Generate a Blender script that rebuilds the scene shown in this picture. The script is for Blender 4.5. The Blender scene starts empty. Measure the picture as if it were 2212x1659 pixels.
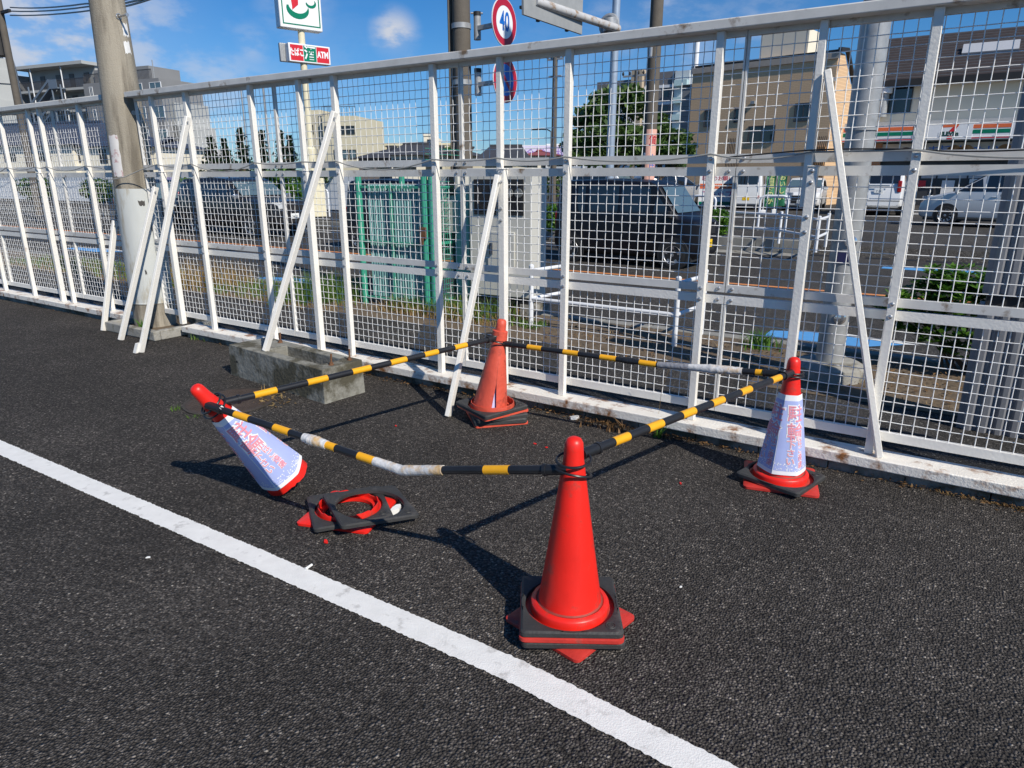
import bpy, bmesh, math, random
from mathutils import Vector, Matrix, Quaternion
R = random.Random(7)
C = bpy.context.scene.collection
SC = bpy.context.scene
PI = math.pi

# ------------------------------------------------------------------ camera
CAM_H = 1.6
TH = math.atan(770/2560.)
cam_d = bpy.data.cameras.new('camera')
cam = bpy.data.objects.new('camera', cam_d); C.objects.link(cam)
cam_d.sensor_width = 36; cam_d.lens = 24.0
cam_d.clip_start = .05; cam_d.clip_end = 6000
cam.location = (0, 0, CAM_H); cam.rotation_euler = (PI/2-TH, 0, 0)
SC.camera = cam

# ------------------------------------------------------------------ sun, sky, exposure
SUN_EL = math.radians(39.5); SUN_AZ = math.radians(308)      # azimuth measured from +X
SV = Vector((math.cos(SUN_AZ)*math.cos(SUN_EL), math.sin(SUN_AZ)*math.cos(SUN_EL), math.sin(SUN_EL)))
sun_d = bpy.data.lights.new('sun', 'SUN'); sun_d.energy = 5.0; sun_d.angle = math.radians(.53); sun_d.color = (1, .935, .83)
sun = bpy.data.objects.new('sun', sun_d); C.objects.link(sun)
sun.rotation_euler = SV.to_track_quat('Z', 'Y').to_euler(); sun.location = (6, -8, 12)
wd = bpy.data.worlds.new('World'); SC.world = wd; wd.use_nodes = True
wt = wd.node_tree; wt.nodes.clear()
def wn(t, **k):
    n_ = wt.nodes.new(t)
    for a, b in k.items(): setattr(n_, a, b)
    return n_
sky = wn('ShaderNodeTexSky', sky_type='NISHITA', sun_disc=False, sun_elevation=SUN_EL,
         sun_rotation=math.atan2(SV.x, SV.y), air_density=1.0, dust_density=.05, ozone_density=3.0)
bg = wn('ShaderNodeBackground'); bg.inputs[1].default_value = .088
outw = wn('ShaderNodeOutputWorld')
geo = wn('ShaderNodeTexCoord')
hs = wn('ShaderNodeHueSaturation'); hs.inputs['Saturation'].default_value = 1.36; hs.inputs['Value'].default_value = 1.0
wt.links.new(sky.outputs[0], hs.inputs['Color'])
sx_ = wn('ShaderNodeSeparateXYZ'); wt.links.new(geo.outputs['Generated'], sx_.inputs[0])
rp = wn('ShaderNodeValToRGB'); rp.color_ramp.elements[0].position = 0; rp.color_ramp.elements[0].color = (.45, .68, 1.08, 1); rp.color_ramp.elements[1].position = .5; rp.color_ramp.elements[1].color = (.86, 1.02, 1.12, 1)
e3 = rp.color_ramp.elements.new(.16); e3.color = (.62, .88, 1.14, 1)
wt.links.new(sx_.outputs[2], rp.inputs[0])
mt = wn('ShaderNodeMix', data_type='RGBA', blend_type='MULTIPLY'); mt.inputs[0].default_value = 1
wt.links.new(hs.outputs[0], mt.inputs[6]); wt.links.new(rp.outputs[0], mt.inputs[7])
# soft clouds: a few puffs at given headings plus a thin scatter, all in sky directions
noi = wn('ShaderNodeTexNoise'); noi.inputs['Scale'].default_value = 15; noi.inputs['Detail'].default_value = 8; noi.inputs['Roughness'].default_value = .58
mp = wn('ShaderNodeMapping'); mp.inputs['Scale'].default_value = (1, 1, 2.2)
wt.links.new(geo.outputs['Generated'], mp.inputs[0]); wt.links.new(mp.outputs[0], noi.inputs['Vector'])
def puff(az, el, rad, amp):
    d_ = Vector((math.sin(az)*math.cos(el), math.cos(az)*math.cos(el), math.sin(el)))
    v = wn('ShaderNodeVectorMath', operation='DISTANCE'); v.inputs[1].default_value = d_
    wt.links.new(geo.outputs['Generated'], v.inputs[0])
    m = wn('ShaderNodeMapRange', interpolation_type='SMOOTHSTEP'); m.inputs[1].default_value = rad; m.inputs[2].default_value = 0
    m.inputs[3].default_value = 0; m.inputs[4].default_value = amp
    wt.links.new(v.outputs['Value'], m.inputs[0]); return m.outputs[0]
def azel(u, v):   # heading and height of a sky direction seen at a photo position (2212 px wide frame)
    x = (u-1106)/1474.67; y = -(v-829.5)/1474.67
    Y = math.cos(TH)+y*math.sin(TH); Z = -math.sin(TH)+y*math.cos(TH)
    return math.atan2(x, Y), math.atan2(Z, math.hypot(x, Y))
acc = None
for (u, v, r_, a_) in ((90, 70, .25, .8), (30, 10, .2, .65), (420, 200, .1, .3), (852, 76, .042, 1.0), (835, 92, .028, .7), (540, 100, .04, .34), (1440, 5, .07, .4), (1320, 60, .07, .3),
                       (1500, 90, .12, .25), (700, 260, .2, .12), (1650, 60, .08, .3), (450, 220, .12, .5), (1300, 300, .3, .12), (640, 10, .07, .28)):
    az_, el_ = azel(u, v); o_ = puff(az_, el_, r_, a_)
    if acc is None: acc = o_
    else:
        m = wn('ShaderNodeMath', operation='MAXIMUM'); wt.links.new(acc, m.inputs[0]); wt.links.new(o_, m.inputs[1]); acc = m.outputs[0]
mr = wn('ShaderNodeMapRange', interpolation_type='SMOOTHSTEP'); mr.inputs[1].default_value = .40; mr.inputs[2].default_value = .62
wt.links.new(noi.outputs['Fac'], mr.inputs[0])
ad = wn('ShaderNodeMath', operation='ADD'); ad.inputs[1].default_value = .25; wt.links.new(mr.outputs[0], ad.inputs[0])
mu = wn('ShaderNodeMath', operation='MULTIPLY', use_clamp=True); wt.links.new(ad.outputs[0], mu.inputs[0]); wt.links.new(acc, mu.inputs[1])
mx = wn('ShaderNodeMix', data_type='RGBA'); mx.inputs[7].default_value = (6.6, 7.1, 8.2, 1)
wt.links.new(mu.outputs[0], mx.inputs[0]); wt.links.new(mt.outputs[2], mx.inputs[6])
wt.links.new(mx.outputs[2], bg.inputs[0]); wt.links.new(bg.outputs[0], outw.inputs[0])
SC.view_settings.view_transform = 'Standard'; SC.view_settings.look = 'None'
SC.view_settings.exposure = 0; SC.view_settings.gamma = 1; SC.view_settings.use_curve_mapping = False
SC.render.engine = 'CYCLES'
SC.cycles.max_bounces = 6; SC.cycles.transparent_max_bounces = 12

# ------------------------------------------------------------------ site frame: s along the fence (right +), d behind it
FO = Vector((.323, 4.69)); FE = Vector((.839, -.544)).normalized(); FN = Vector((.544, .839)).normalized()
FA = math.atan2(FE.y, FE.x)
def W(s, d, z=0): p = FO+FE*s+FN*d; return Vector((p.x, p.y, z))
def ray(u, v):
    x = (u-1106)/1474.67; y = -(v-829.5)/1474.67
    return Vector((x, math.cos(TH)+y*math.sin(TH), -math.sin(TH)+y*math.cos(TH)))
def gr(u, v, z=0):                      # ground point at height z
    d_ = ray(u, v); t = (z-CAM_H)/d_.z; return Vector((d_.x*t, d_.y*t, z))
def grs(u, v, z=0):                     # same in site frame
    p = gr(u, v, z); q = Vector((p.x, p.y))-FO; return q.dot(FE), q.dot(FN)
def wl(u, v, d):                        # (s, z) on the upright plane d behind the fence
    r = ray(u, v); t = (FO.dot(FN)+d)/(r.x*FN.x+r.y*FN.y)
    q = Vector((r.x*t, r.y*t))-FO; return q.dot(FE), CAM_H+r.z*t
def dep(u, v, Y):                       # world point at forward distance Y
    r = ray(u, v); t = Y/r.y; return Vector((r.x*t, Y, CAM_H+r.z*t))

# ------------------------------------------------------------------ materials
MATS = {}
def mat(name, col, rough=.6, metal=0, var=.12, scale=6, bump=0, bscale=60, stain=None, stain_amt=.0, stain_scale=3, spec=.5, coord='Object', emit=0, sdet=8, coat=0, zs=1):
    if name in MATS: return MATS[name]
    m = bpy.data.materials.new(name); m.use_nodes = True; t = m.node_tree; b = t.nodes['Principled BSDF']
    b.inputs['Roughness'].default_value = rough; b.inputs['Metallic'].default_value = metal
    b.inputs['Specular IOR Level'].default_value = spec
    if coat: b.inputs['Coat Weight'].default_value = coat; b.inputs['Coat Roughness'].default_value = .05
    tc = t.nodes.new('ShaderNodeTexCoord')
    n1 = t.nodes.new('ShaderNodeTexNoise'); n1.inputs['Scale'].default_value = scale; n1.inputs['Detail'].default_value = 6; n1.inputs['Roughness'].default_value = .6
    mp_ = t.nodes.new('ShaderNodeMapping'); mp_.inputs['Scale'].default_value = (1, 1, zs); t.links.new(tc.outputs[coord], mp_.inputs[0])
    t.links.new(mp_.outputs[0], n1.inputs['Vector'])
    mr = t.nodes.new('ShaderNodeMapRange'); mr.inputs[1].default_value = .25; mr.inputs[2].default_value = .75; mr.inputs[3].default_value = 1-var; mr.inputs[4].default_value = 1+var
    t.links.new(n1.outputs['Fac'], mr.inputs[0])
    mm = t.nodes.new('ShaderNodeMix'); mm.data_type = 'RGBA'; mm.blend_type = 'MULTIPLY'; mm.inputs[0].default_value = 1
    mm.inputs[6].default_value = (*col, 1); t.links.new(mr.outputs[0], mm.inputs[7])
    last = mm.outputs[2]
    if stain:
        n2 = t.nodes.new('ShaderNodeTexNoise'); n2.inputs['Scale'].default_value = stain_scale; n2.inputs['Detail'].default_value = sdet; n2.inputs['Roughness'].default_value = .65
        t.links.new(mp_.outputs[0], n2.inputs['Vector'])
        r2 = t.nodes.new('ShaderNodeMapRange'); r2.inputs[1].default_value = 1-stain_amt-.06; r2.inputs[2].default_value = 1-stain_amt+.06
        t.links.new(n2.outputs['Fac'], r2.inputs[0])
        m2 = t.nodes.new('ShaderNodeMix'); m2.data_type = 'RGBA'; m2.inputs[7].default_value = (*stain, 1)
        t.links.new(r2.outputs[0], m2.inputs[0]); t.links.new(last, m2.inputs[6]); last = m2.outputs[2]
    t.links.new(last, b.inputs['Base Color'])
    if bump:
        n3 = t.nodes.new('ShaderNodeTexNoise'); n3.inputs['Scale'].default_value = bscale; n3.inputs['Detail'].default_value = 5
        t.links.new(tc.outputs[coord], n3.inputs['Vector'])
        bp = t.nodes.new('ShaderNodeBump'); bp.inputs['Strength'].default_value = bump; bp.inputs['Distance'].default_value = .02
        t.links.new(n3.outputs['Fac'], bp.inputs['Height']); t.links.new(bp.outputs[0], b.inputs['Normal'])
    if emit:
        b.inputs['Emission Color'].default_value = (*col, 1); b.inputs['Emission Strength'].default_value = emit
    MATS[name] = m; return m

def asphalt(name, dark, light, vs, bump, speck=.05, patch=.15, wear=0):
    m = bpy.data.materials.new(name); m.use_nodes = True; t = m.node_tree; b = t.nodes['Principled BSDF']
    b.inputs['Roughness'].default_value = .88; b.inputs['Specular IOR Level'].default_value = .22
    tc = t.nodes.new('ShaderNodeTexCoord')
    vo = t.nodes.new('ShaderNodeTexVoronoi'); vo.inputs['Scale'].default_value = vs; vo.inputs['Randomness'].default_value = 1
    dn = t.nodes.new('ShaderNodeTexNoise'); dn.inputs['Scale'].default_value = vs*.8; dn.inputs['Detail'].default_value = 2
    t.links.new(tc.outputs['Object'], dn.inputs['Vector'])
    vm = t.nodes.new('ShaderNodeVectorMath'); vm.operation = 'SCALE'; vm.inputs['Scale'].default_value = .6/vs
    t.links.new(dn.outputs['Color'], vm.inputs[0])
    va = t.nodes.new('ShaderNodeVectorMath'); va.operation = 'ADD'
    t.links.new(tc.outputs['Object'], va.inputs[0]); t.links.new(vm.outputs[0], va.inputs[1])
    t.links.new(va.outputs[0], vo.inputs['Vector'])
    sp = t.nodes.new('ShaderNodeSeparateColor'); t.links.new(vo.outputs['Color'], sp.inputs[0])
    cr = t.nodes.new('ShaderNodeValToRGB'); e_ = cr.color_ramp.elements
    e_[0].position = 0; e_[0].color = (*[c*.55 for c in dark], 1); e_[1].position = .6; e_[1].color = (*dark, 1)
    a_ = cr.color_ramp.elements.new(.88); a_.color = (*light, 1)
    a_ = cr.color_ramp.elements.new(1-speck*.6); a_.color = (light[0]*1.5, light[1]*1.45, light[2]*1.4, 1)
    a_ = cr.color_ramp.elements.new(1-speck*.18); a_.color = (light[0]*2.6, light[1]*2.6, light[2]*2.5, 1)
    t.links.new(sp.outputs[0], cr.inputs[0])
    gp = t.nodes.new('ShaderNodeMapRange'); gp.inputs[1].default_value = .42; gp.inputs[2].default_value = .85; gp.inputs[3].default_value = 1.0; gp.inputs[4].default_value = .35  # shade in the pits between grains, multiplied into the colour
    t.links.new(vo.outputs['Distance'], gp.inputs[0])
    gm = t.nodes.new('ShaderNodeMix'); gm.data_type = 'RGBA'; gm.blend_type = 'MULTIPLY'; gm.inputs[0].default_value = 1
    t.links.new(cr.outputs[0], gm.inputs[6]); t.links.new(gp.outputs[0], gm.inputs[7])
    n1 = t.nodes.new('ShaderNodeTexNoise'); n1.inputs['Scale'].default_value = 1.1; n1.inputs['Detail'].default_value = 7; n1.inputs['Roughness'].default_value = .65
    t.links.new(tc.outputs['Object'], n1.inputs['Vector'])
    mr = t.nodes.new('ShaderNodeMapRange'); mr.inputs[1].default_value = .3; mr.inputs[2].default_value = .7; mr.inputs[3].default_value = 1-patch; mr.inputs[4].default_value = 1+patch
    t.links.new(n1.outputs['Fac'], mr.inputs[0])
    mm = t.nodes.new('ShaderNodeMix'); mm.data_type = 'RGBA'; mm.blend_type = 'MULTIPLY'; mm.inputs[0].default_value = 1
    t.links.new(gm.outputs[2], mm.inputs[6]); t.links.new(mr.outputs[0], mm.inputs[7])
    n4 = t.nodes.new('ShaderNodeTexNoise'); n4.inputs['Scale'].default_value = .33; n4.inputs['Detail'].default_value = 9; n4.inputs['Roughness'].default_value = .7; n4.inputs['Distortion'].default_value = .6
    t.links.new(tc.outputs['Object'], n4.inputs['Vector'])
    r4 = t.nodes.new('ShaderNodeMapRange'); r4.inputs[1].default_value = .35; r4.inputs[2].default_value = .65; r4.inputs[3].default_value = .8; r4.inputs[4].default_value = 1.22
    t.links.new(n4.outputs['Fac'], r4.inputs[0])
    m4 = t.nodes.new('ShaderNodeMix'); m4.data_type = 'RGBA'; m4.blend_type = 'MULTIPLY'; m4.inputs[0].default_value = 1
    t.links.new(mm.outputs[2], m4.inputs[6]); t.links.new(r4.outputs[0], m4.inputs[7]); t.links.new(m4.outputs[2], b.inputs['Base Color'])
    ht = t.nodes.new('ShaderNodeMath'); ht.operation = 'MULTIPLY_ADD'; ht.inputs[1].default_value = -1.2
    t.links.new(vo.outputs['Distance'], ht.inputs[0]); t.links.new(sp.outputs[1], ht.inputs[2])
    bp = t.nodes.new('ShaderNodeBump'); bp.inputs['Strength'].default_value = bump; bp.inputs['Distance'].default_value = 1.1/vs
    t.links.new(ht.outputs[0], bp.inputs['Height']); t.links.new(bp.outputs[0], b.inputs['Normal'])
    return m

def glassy(name, col, rough=.05):
    m = mat(name, col, rough, var=.05, spec=.9); return m

# ------------------------------------------------------------------ mesh collector
class MB:
    def __init__(s): s.b = bmesh.new()
    def poly(s, pts):
        try: return s.b.faces.new([s.b.verts.new(p) for p in pts])
        except ValueError: return None
    def box(s, c, d, rot=None):
        c = Vector(c); h = Vector(d)/2; vs = []
        for z in (-1, 1):
            for x, y in ((-1, -1), (1, -1), (1, 1), (-1, 1)):
                v = Vector((x*h.x, y*h.y, z*h.z))
                if rot is not None: v = rot @ v
                vs.append(s.b.verts.new(c+v))
        for f in ((3, 2, 1, 0), (4, 5, 6, 7), (0, 1, 5, 4), (1, 2, 6, 5), (2, 3, 7, 6), (3, 0, 4, 7)): s.b.faces.new([vs[i] for i in f])
        return s
    def b2(s, x0, x1, y0, y1, z0, z1): return s.box(((x0+x1)/2, (y0+y1)/2, (z0+z1)/2), (abs(x1-x0), abs(y1-y0), abs(z1-z0)))
    def bar(s, a, b, w, h, up=Vector((0, 0, 1)), roll=0):       # square section between two points
        a = Vector(a); b = Vector(b); z = (b-a).normalized()
        x = up.cross(z)
        if x.length < 1e-4: x = Vector((1, 0, 0))
        x.normalize(); y = z.cross(x)
        m = Matrix((x, y, z)).transposed() @ Matrix.Rotation(roll, 3, 'Z')
        return s.box((a+b)/2, (w, h, (b-a).length), m)
    def tube(s, pts, r, n=10, caps=True, rfun=None, flat=1):
        pts = [Vector(p) for p in pts]; rings = []; prev = None
        for i, p in enumerate(pts):
            t = (pts[min(i+1, len(pts)-1)]-pts[max(i-1, 0)]).normalized()
            if prev is None:
                x = t.orthogonal().normalized()
            else:
                x = (prev-t*prev.dot(t)).normalized()
            prev = x; y = t.cross(x); rr = rfun(i) if rfun else r
            rings.append([s.b.verts.new(p+(x*math.cos(2*PI*k/n)+y*math.sin(2*PI*k/n)*flat)*rr) for k in range(n)])
        for i in range(len(rings)-1):
            for k in range(n): s.b.faces.new((rings[i][k], rings[i][(k+1) % n], rings[i+1][(k+1) % n], rings[i+1][k]))
        if caps: s.b.faces.new(rings[0][::-1]); s.b.faces.new(rings[-1])
        return s
    def ring(s, c, r, tr, n=24, m=6, rot=None, sy=1):
        c = Vector(c); L = []
        for i in range(n):
            a = 2*PI*i/n; row = []
            for k in range(m):
                b = 2*PI*k/m; v = Vector(((r+tr*math.cos(b))*math.cos(a), (r+tr*math.cos(b))*math.sin(a)*sy, tr*math.sin(b)))
                if rot is not None: v = rot @ v
                row.append(s.b.verts.new(c+v))
            L.append(row)
        for i in range(n):
            for k in range(m): s.b.faces.new((L[i][k], L[(i+1) % n][k], L[(i+1) % n][(k+1) % m], L[i][(k+1) % m]))
        return s
    def lathe(s, prof, c=(0, 0, 0), n=32, rot=None, cap0=True, cap1=True, a0=0, a1=2*PI):
        c = Vector(c); full = abs(a1-a0-2*PI) < 1e-4; rows = []; cnt = n if full else n+1
        for r, z in prof:
            row = []
            for i in range(cnt):
                a = a0+(a1-a0)*i/n; v = Vector((r*math.cos(a), r*math.sin(a), z))
                if rot is not None: v = rot @ v
                row.append(s.b.verts.new(c+v))
            rows.append(row)
        for j in range(len(rows)-1):
            for i in range(n):
                k = (i+1) % cnt
                s.b.faces.new((rows[j][i], rows[j][k], rows[j+1][k], rows[j+1][i]))
        if full:
            if cap0 and prof[0][0] > 1e-5: s.b.faces.new(rows[0][::-1])
            if cap1 and prof[-1][0] > 1e-5: s.b.faces.new(rows[-1])
        return s
    def cyl(s, a, b, r, r2=None, n=16):
        a = Vector(a); b = Vector(b); r2 = r if r2 is None else r2
        return s.tube([a, b], r, n, rfun=lambda i: (r, r2)[i])
    def prism(s, pts, off):                     # polygon pts (3d) extruded by vector off
        off = Vector(off); A = [s.b.verts.new(Vector(p)) for p in pts]; B = [s.b.verts.new(Vector(p)+off) for p in pts]
        n = len(A); s.b.faces.new(A[::-1]); s.b.faces.new(B)
        for i in range(n): s.b.faces.new((A[i], A[(i+1) % n], B[(i+1) % n], B[i]))
        return s
    def loft(s, secs, cap=True):
        rows = [[s.b.verts.new(Vector(p)) for p in sec] for sec in secs]; n = len(rows[0])
        for j in range(len(rows)-1):
            for i in range(n-1): s.b.faces.new((rows[j][i], rows[j][i+1], rows[j+1][i+1], rows[j+1][i]))
        if cap:
            for row in (rows[0], rows[-1]):
                try: s.b.faces.new(row)
                except ValueError: pass
        return s
    def build(s, name, m, parent=None, smooth=False, bevel=0, bseg=2, loc=None, rotz=None, angle=35, weld=True):
        if weld: bmesh.ops.remove_doubles(s.b, verts=s.b.verts, dist=1e-5)
        bmesh.ops.recalc_face_normals(s.b, faces=s.b.faces)
        me = bpy.data.meshes.new(name); s.b.to_mesh(me); s.b.free()
        o = bpy.data.objects.new(name, me); C.objects.link(o)
        for mm in (m if isinstance(m, (list, tuple)) else [m]): me.materials.append(mm)
        if parent: o.parent = parent
        if loc is not None: o.location = loc
        if rotz is not None: o.rotation_euler.z = rotz
        if bevel:
            bv = o.modifiers.new('bevel', 'BEVEL'); bv.width = bevel; bv.segments = bseg; bv.limit_method = 'ANGLE'; bv.angle_limit = math.radians(40)
        if smooth or bevel:
            for p in me.polygons: p.use_smooth = True
            me.set_sharp_from_angle(angle=math.radians(angle))
        return o
def tag(o, label=None, cat=None, group=None, kind=None):
    if label: o['label'] = label
    if cat: o['category'] = cat
    if group: o['group'] = group
    if kind: o['kind'] = kind
    return o
def thing(name, label, cat, loc=(0, 0, 0), rotz=0, group=None):
    o = bpy.data.objects.new(name, None); C.objects.link(o); o.empty_display_size = .1
    o.location = loc; o.rotation_euler = (0, 0, rotz); return tag(o, label, cat, group)
def copy_tree(o, parent=None):
    c = o.copy(); C.objects.link(c); c.parent = parent
    for ch in list(o.children): copy_tree(ch, c)
    return c
def text_mesh(s, size, off=0, ext=0, align='CENTER', bold=0):
    cu = bpy.data.curves.new('lettering', 'FONT'); cu.body = s; cu.size = size; cu.align_x = align; cu.align_y = 'CENTER'
    cu.offset = off; cu.extrude = ext; cu.resolution_u = 3
    ob = bpy.data.objects.new('lettering', cu); C.objects.link(ob)
    dg = bpy.context.evaluated_depsgraph_get(); dg.update()
    me = bpy.data.meshes.new_from_object(ob.evaluated_get(dg))
    bpy.data.objects.remove(ob); bpy.data.curves.remove(cu)
    return me
def lettering(name, s, size, m, parent, mtx, off=0, fn=None, sub=0, sx=1):
    """flat letters; mtx places them (local x right, y up) or fn maps (x, y) to a point"""
    me = text_mesh(s, size, off)
    bmx = bmesh.new(); bmx.from_mesh(me)
    if sub:
        bmesh.ops.triangulate(bmx, faces=bmx.faces)
        for _ in range(sub):
            es = [e_ for e_ in bmx.edges if e_.calc_length() > size*.12]
            if es: bmesh.ops.subdivide_edges(bmx, edges=es, cuts=1); bmesh.ops.triangulate(bmx, faces=[f for f in bmx.faces if len(f.verts) > 3])
    for v in bmx.verts:
        v.co = Vector(fn(v.co.x*sx, v.co.y)) if fn else mtx @ Vector((v.co.x*sx, v.co.y, 0))
    bmx.to_mesh(me); bmx.free(); me.materials.clear(); me.materials.append(m); me.name = name
    o = bpy.data.objects.new(name, me); C.objects.link(o); o.parent = parent; return o
def face_mtx(o, xd, yd): # placement matrix from origin, x dir, y dir
    xd = Vector(xd).normalized(); yd = Vector(yd).normalized(); zd = xd.cross(yd)
    m = Matrix((xd, yd, zd)).transposed().to_4x4(); m.translation = Vector(o); return m
FR = face_mtx  # short name

# ------------------------------------------------------------------ palette
M_ASPH = asphalt('parking_asphalt', (.070, .0625, .0565), (.125, .113, .102), 105, 1.0, speck=.03, patch=.2)
M_WALK = asphalt('sidewalk_asphalt', (.06, .056, .052), (.10, .095, .09), 110, .7, speck=.05, patch=.2)
M_ROAD = asphalt('road_asphalt', (.060, .056, .051), (.098, .092, .085), 90, .4, speck=.04, patch=.15)
M_LOT = asphalt('lot_asphalt', (.067, .063, .058), (.10, .095, .088), 60, .3, speck=.03, patch=.15)
M_WHITE = mat('white_fence_paint', (.80, .775, .72), .42, var=.05, scale=9, bump=.12, bscale=70, stain=(.3, .16, .07), stain_amt=.285, stain_scale=5)
M_BEAM = mat('rusty_white_beam_paint', (.78, .745, .68), .5, var=.08, scale=7, bump=.25, bscale=90, stain=(.26, .115, .04), stain_amt=.415, stain_scale=6.5, sdet=14)
M_ALU = mat('satin_aluminium', (.62, .63, .64), .38, metal=.35, var=.07, scale=12)
M_RAIL = mat('weathered_rail_paint', (.66, .645, .61), .45, var=.12, scale=9, stain=(.22, .15, .09), stain_amt=.36, stain_scale=8)
M_WIRE = mat('white_coated_wire', (.84, .84, .83), .45, metal=0, var=.1, scale=15)
M_BOLT = mat('bolt_steel', (.5, .5, .5), .35, metal=.7)
M_RUST = mat('rusty_iron', (.16, .075, .035), .8, var=.35, scale=25, bump=.4)
M_CONC = mat('weathered_concrete', (.30, .29, .26), .85, var=.22, scale=5, bump=.35, bscale=45, stain=(.10, .085, .05), stain_amt=.42, stain_scale=4)
M_CONC2 = mat('stained_concrete_block', (.245, .24, .21), .9, var=.3, scale=4, bump=.4, bscale=40, stain=(.075, .068, .045), stain_amt=.5, stain_scale=3.4, sdet=12)
M_POLE = mat('utility_pole_concrete', (.33, .295, .235), .85, var=.2, scale=7, bump=.35, bscale=90, stain=(.15, .13, .10), stain_amt=.47, stain_scale=4.5, zs=.12, sdet=10)
M_POLE2 = mat('dark_pole_concrete', (.115, .10, .082), .85, var=.15, scale=5, bump=.25)
M_SHEATH = mat('pole_sheath_plastic', (.53, .545, .525), .45, var=.1, scale=5, stain=(.33, .27, .17), stain_amt=.40, stain_scale=7, zs=.2, sdet=12)
M_RED = mat('cone_red_vinyl', (.78, .02, .012), .4, var=.12, scale=5, bump=.1, bscale=12, stain=(.42, .05, .035), stain_amt=.385, stain_scale=9, spec=.45, sdet=12)
M_REDOLD = mat('faded_red_vinyl', (.64, .09, .05), .5, var=.2, scale=7, bump=.2, bscale=25, stain=(.3, .05, .03), stain_amt=.4, stain_scale=9)
M_REDBASE = mat('dusty_red_base_vinyl', (.52, .035, .025), .55, var=.2, scale=9, bump=.12, stain=(.2, .09, .07), stain_amt=.38, stain_scale=5)
M_RUB = mat('black_rubber', (.036, .036, .036), .62, var=.25, scale=12, bump=.15, bscale=90, stain=(.09, .085, .08), stain_amt=.36, stain_scale=7)
M_BLK = mat('black_plastic', (.016, .017, .02), .4, var=.2, scale=10)
M_YEL = mat('yellow_reflective_band', (.83, .40, .015), .35, var=.06, scale=30, bump=.04, bscale=200)
M_TAPE = mat('silver_tape', (.3, .3, .32), .3, metal=.2, var=.3, scale=40, bump=.35, bscale=60)
M_FILM = mat('milky_plastic_film', (.62, .62, .62), .25, var=.3, scale=26, bump=.3, bscale=45, stain=(.60, .40, .19), stain_amt=.47, stain_scale=9)
M_COVER = mat('periwinkle_cover_sheet', (.40, .465, .78), .4, var=.05, scale=5, bump=.06, bscale=12, spec=.4)
M_COVW = mat('white_cover_border', (.82, .83, .86), .42, var=.03)
M_PINK = mat('pink_red_print', (.75, .29, .36), .5, var=.05)
M_PAPER = mat('white_paper', (.8, .8, .78), .7, var=.08, scale=30)
M_LINE = mat('white_road_paint', (.76, .755, .73), .6, var=.08, scale=14, bump=.2, bscale=170, stain=(.45, .44, .42), stain_amt=.37, stain_scale=11, sdet=12)
M_ORANGE = mat('orange_road_paint', (.70, .27, .09), .6, var=.1, scale=20)
M_BLUE = mat('blue_road_paint', (.10, .33, .66), .6, var=.08, scale=6)
M_SOIL = mat('dry_soil', (.13, .095, .06), .95, var=.35, scale=9, bump=.9, bscale=30)
M_KERB = mat('kerb_concrete', (.24, .235, .215), .85, var=.2, scale=3, bump=.3)
M_PIPE = mat('white_guard_pipe', (.74, .76, .79), .35, var=.05)
M_GALV = mat('galvanised_steel', (.36, .37, .375), .4, metal=.25, var=.22, scale=14)
M_GRN = mat('green_enclosure_paint', (.05, .33, .22), .4, var=.12, scale=6)
M_TEAL = mat('teal_corrugated_panel', (.24, .46, .45), .35, var=.15, scale=4)
M_CAB = mat('beige_grey_cabinet', (.56, .55, .50), .45, var=.05, scale=3)
M_RIB = mat('ribbed_grey_cladding', (.25, .255, .275), .4, metal=.2, var=.08, scale=3)
M_DGLASS = glassy('dark_window_glass', (.012, .014, .018))
M_CGLASS = glassy('pale_window_glass', (.09, .14, .165))
M_TYRE = mat('tyre_rubber', (.02, .02, .02), .8, var=.1)
M_RIM = mat('alloy_rim', (.55, .55, .56), .3, metal=.8)
M_CHROME = mat('chrome', (.7, .7, .72), .15, metal=.9)
M_LAMP = mat('clear_lamp_lens', (.55, .58, .6), .08, spec=.9)
M_RLAMP = mat('red_lamp_lens', (.35, .01, .01), .1, spec=.8)
M_DARK = mat('dark_trim', (.018, .018, .019), .6)
M_PLATEY = mat('yellow_plate', (.85, .55, .01), .4)
M_PLATEW = mat('white_plate', (.78, .8, .78), .4)
M_INK = mat('dark_ink', (.02, .025, .03), .5)
M_GREEN7 = mat('sign_green', (.0, .19, .10), .3)
M_RED7 = mat('sign_red', (.62, .02, .03), .3)
M_ORG7 = mat('sign_orange', (.75, .16, .05), .35)
M_SIGNW = mat('sign_white', (.82, .83, .84), .3, var=.03)
M_SIGNB = mat('sign_blue', (.01, .13, .50), .3)
M_CREAM = mat('cream_pole_paint', (.72, .66, .47), .45)
def leafmat(name, c1, c2):
    m = bpy.data.materials.new(name); m.use_nodes = True; t = m.node_tree; b = t.nodes['Principled BSDF']
    oi = t.nodes.new('ShaderNodeNewGeometry'); cr = t.nodes.new('ShaderNodeValToRGB')
    cr.color_ramp.elements[0].color = (*c1, 1); cr.color_ramp.elements[1].color = (*c2, 1)
    t.links.new(oi.outputs['Random Per Island'], cr.inputs[0]); t.links.new(cr.outputs[0], b.inputs['Base Color'])
    b.inputs['Roughness'].default_value = .5; b.inputs['Specular IOR Level'].default_value = .35
    tr = t.nodes.new('ShaderNodeBsdfTranslucent'); t.links.new(cr.outputs[0], tr.inputs[0])
    ms = t.nodes.new('ShaderNodeMixShader'); ms.inputs[0].default_value = .3
    out = [x for x in t.nodes if x.type == 'OUTPUT_MATERIAL'][0]
    t.links.new(b.outputs[0], ms.inputs[1]); t.links.new(tr.outputs[0], ms.inputs[2]); t.links.new(ms.outputs[0], out.inputs[0]); return m
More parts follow.
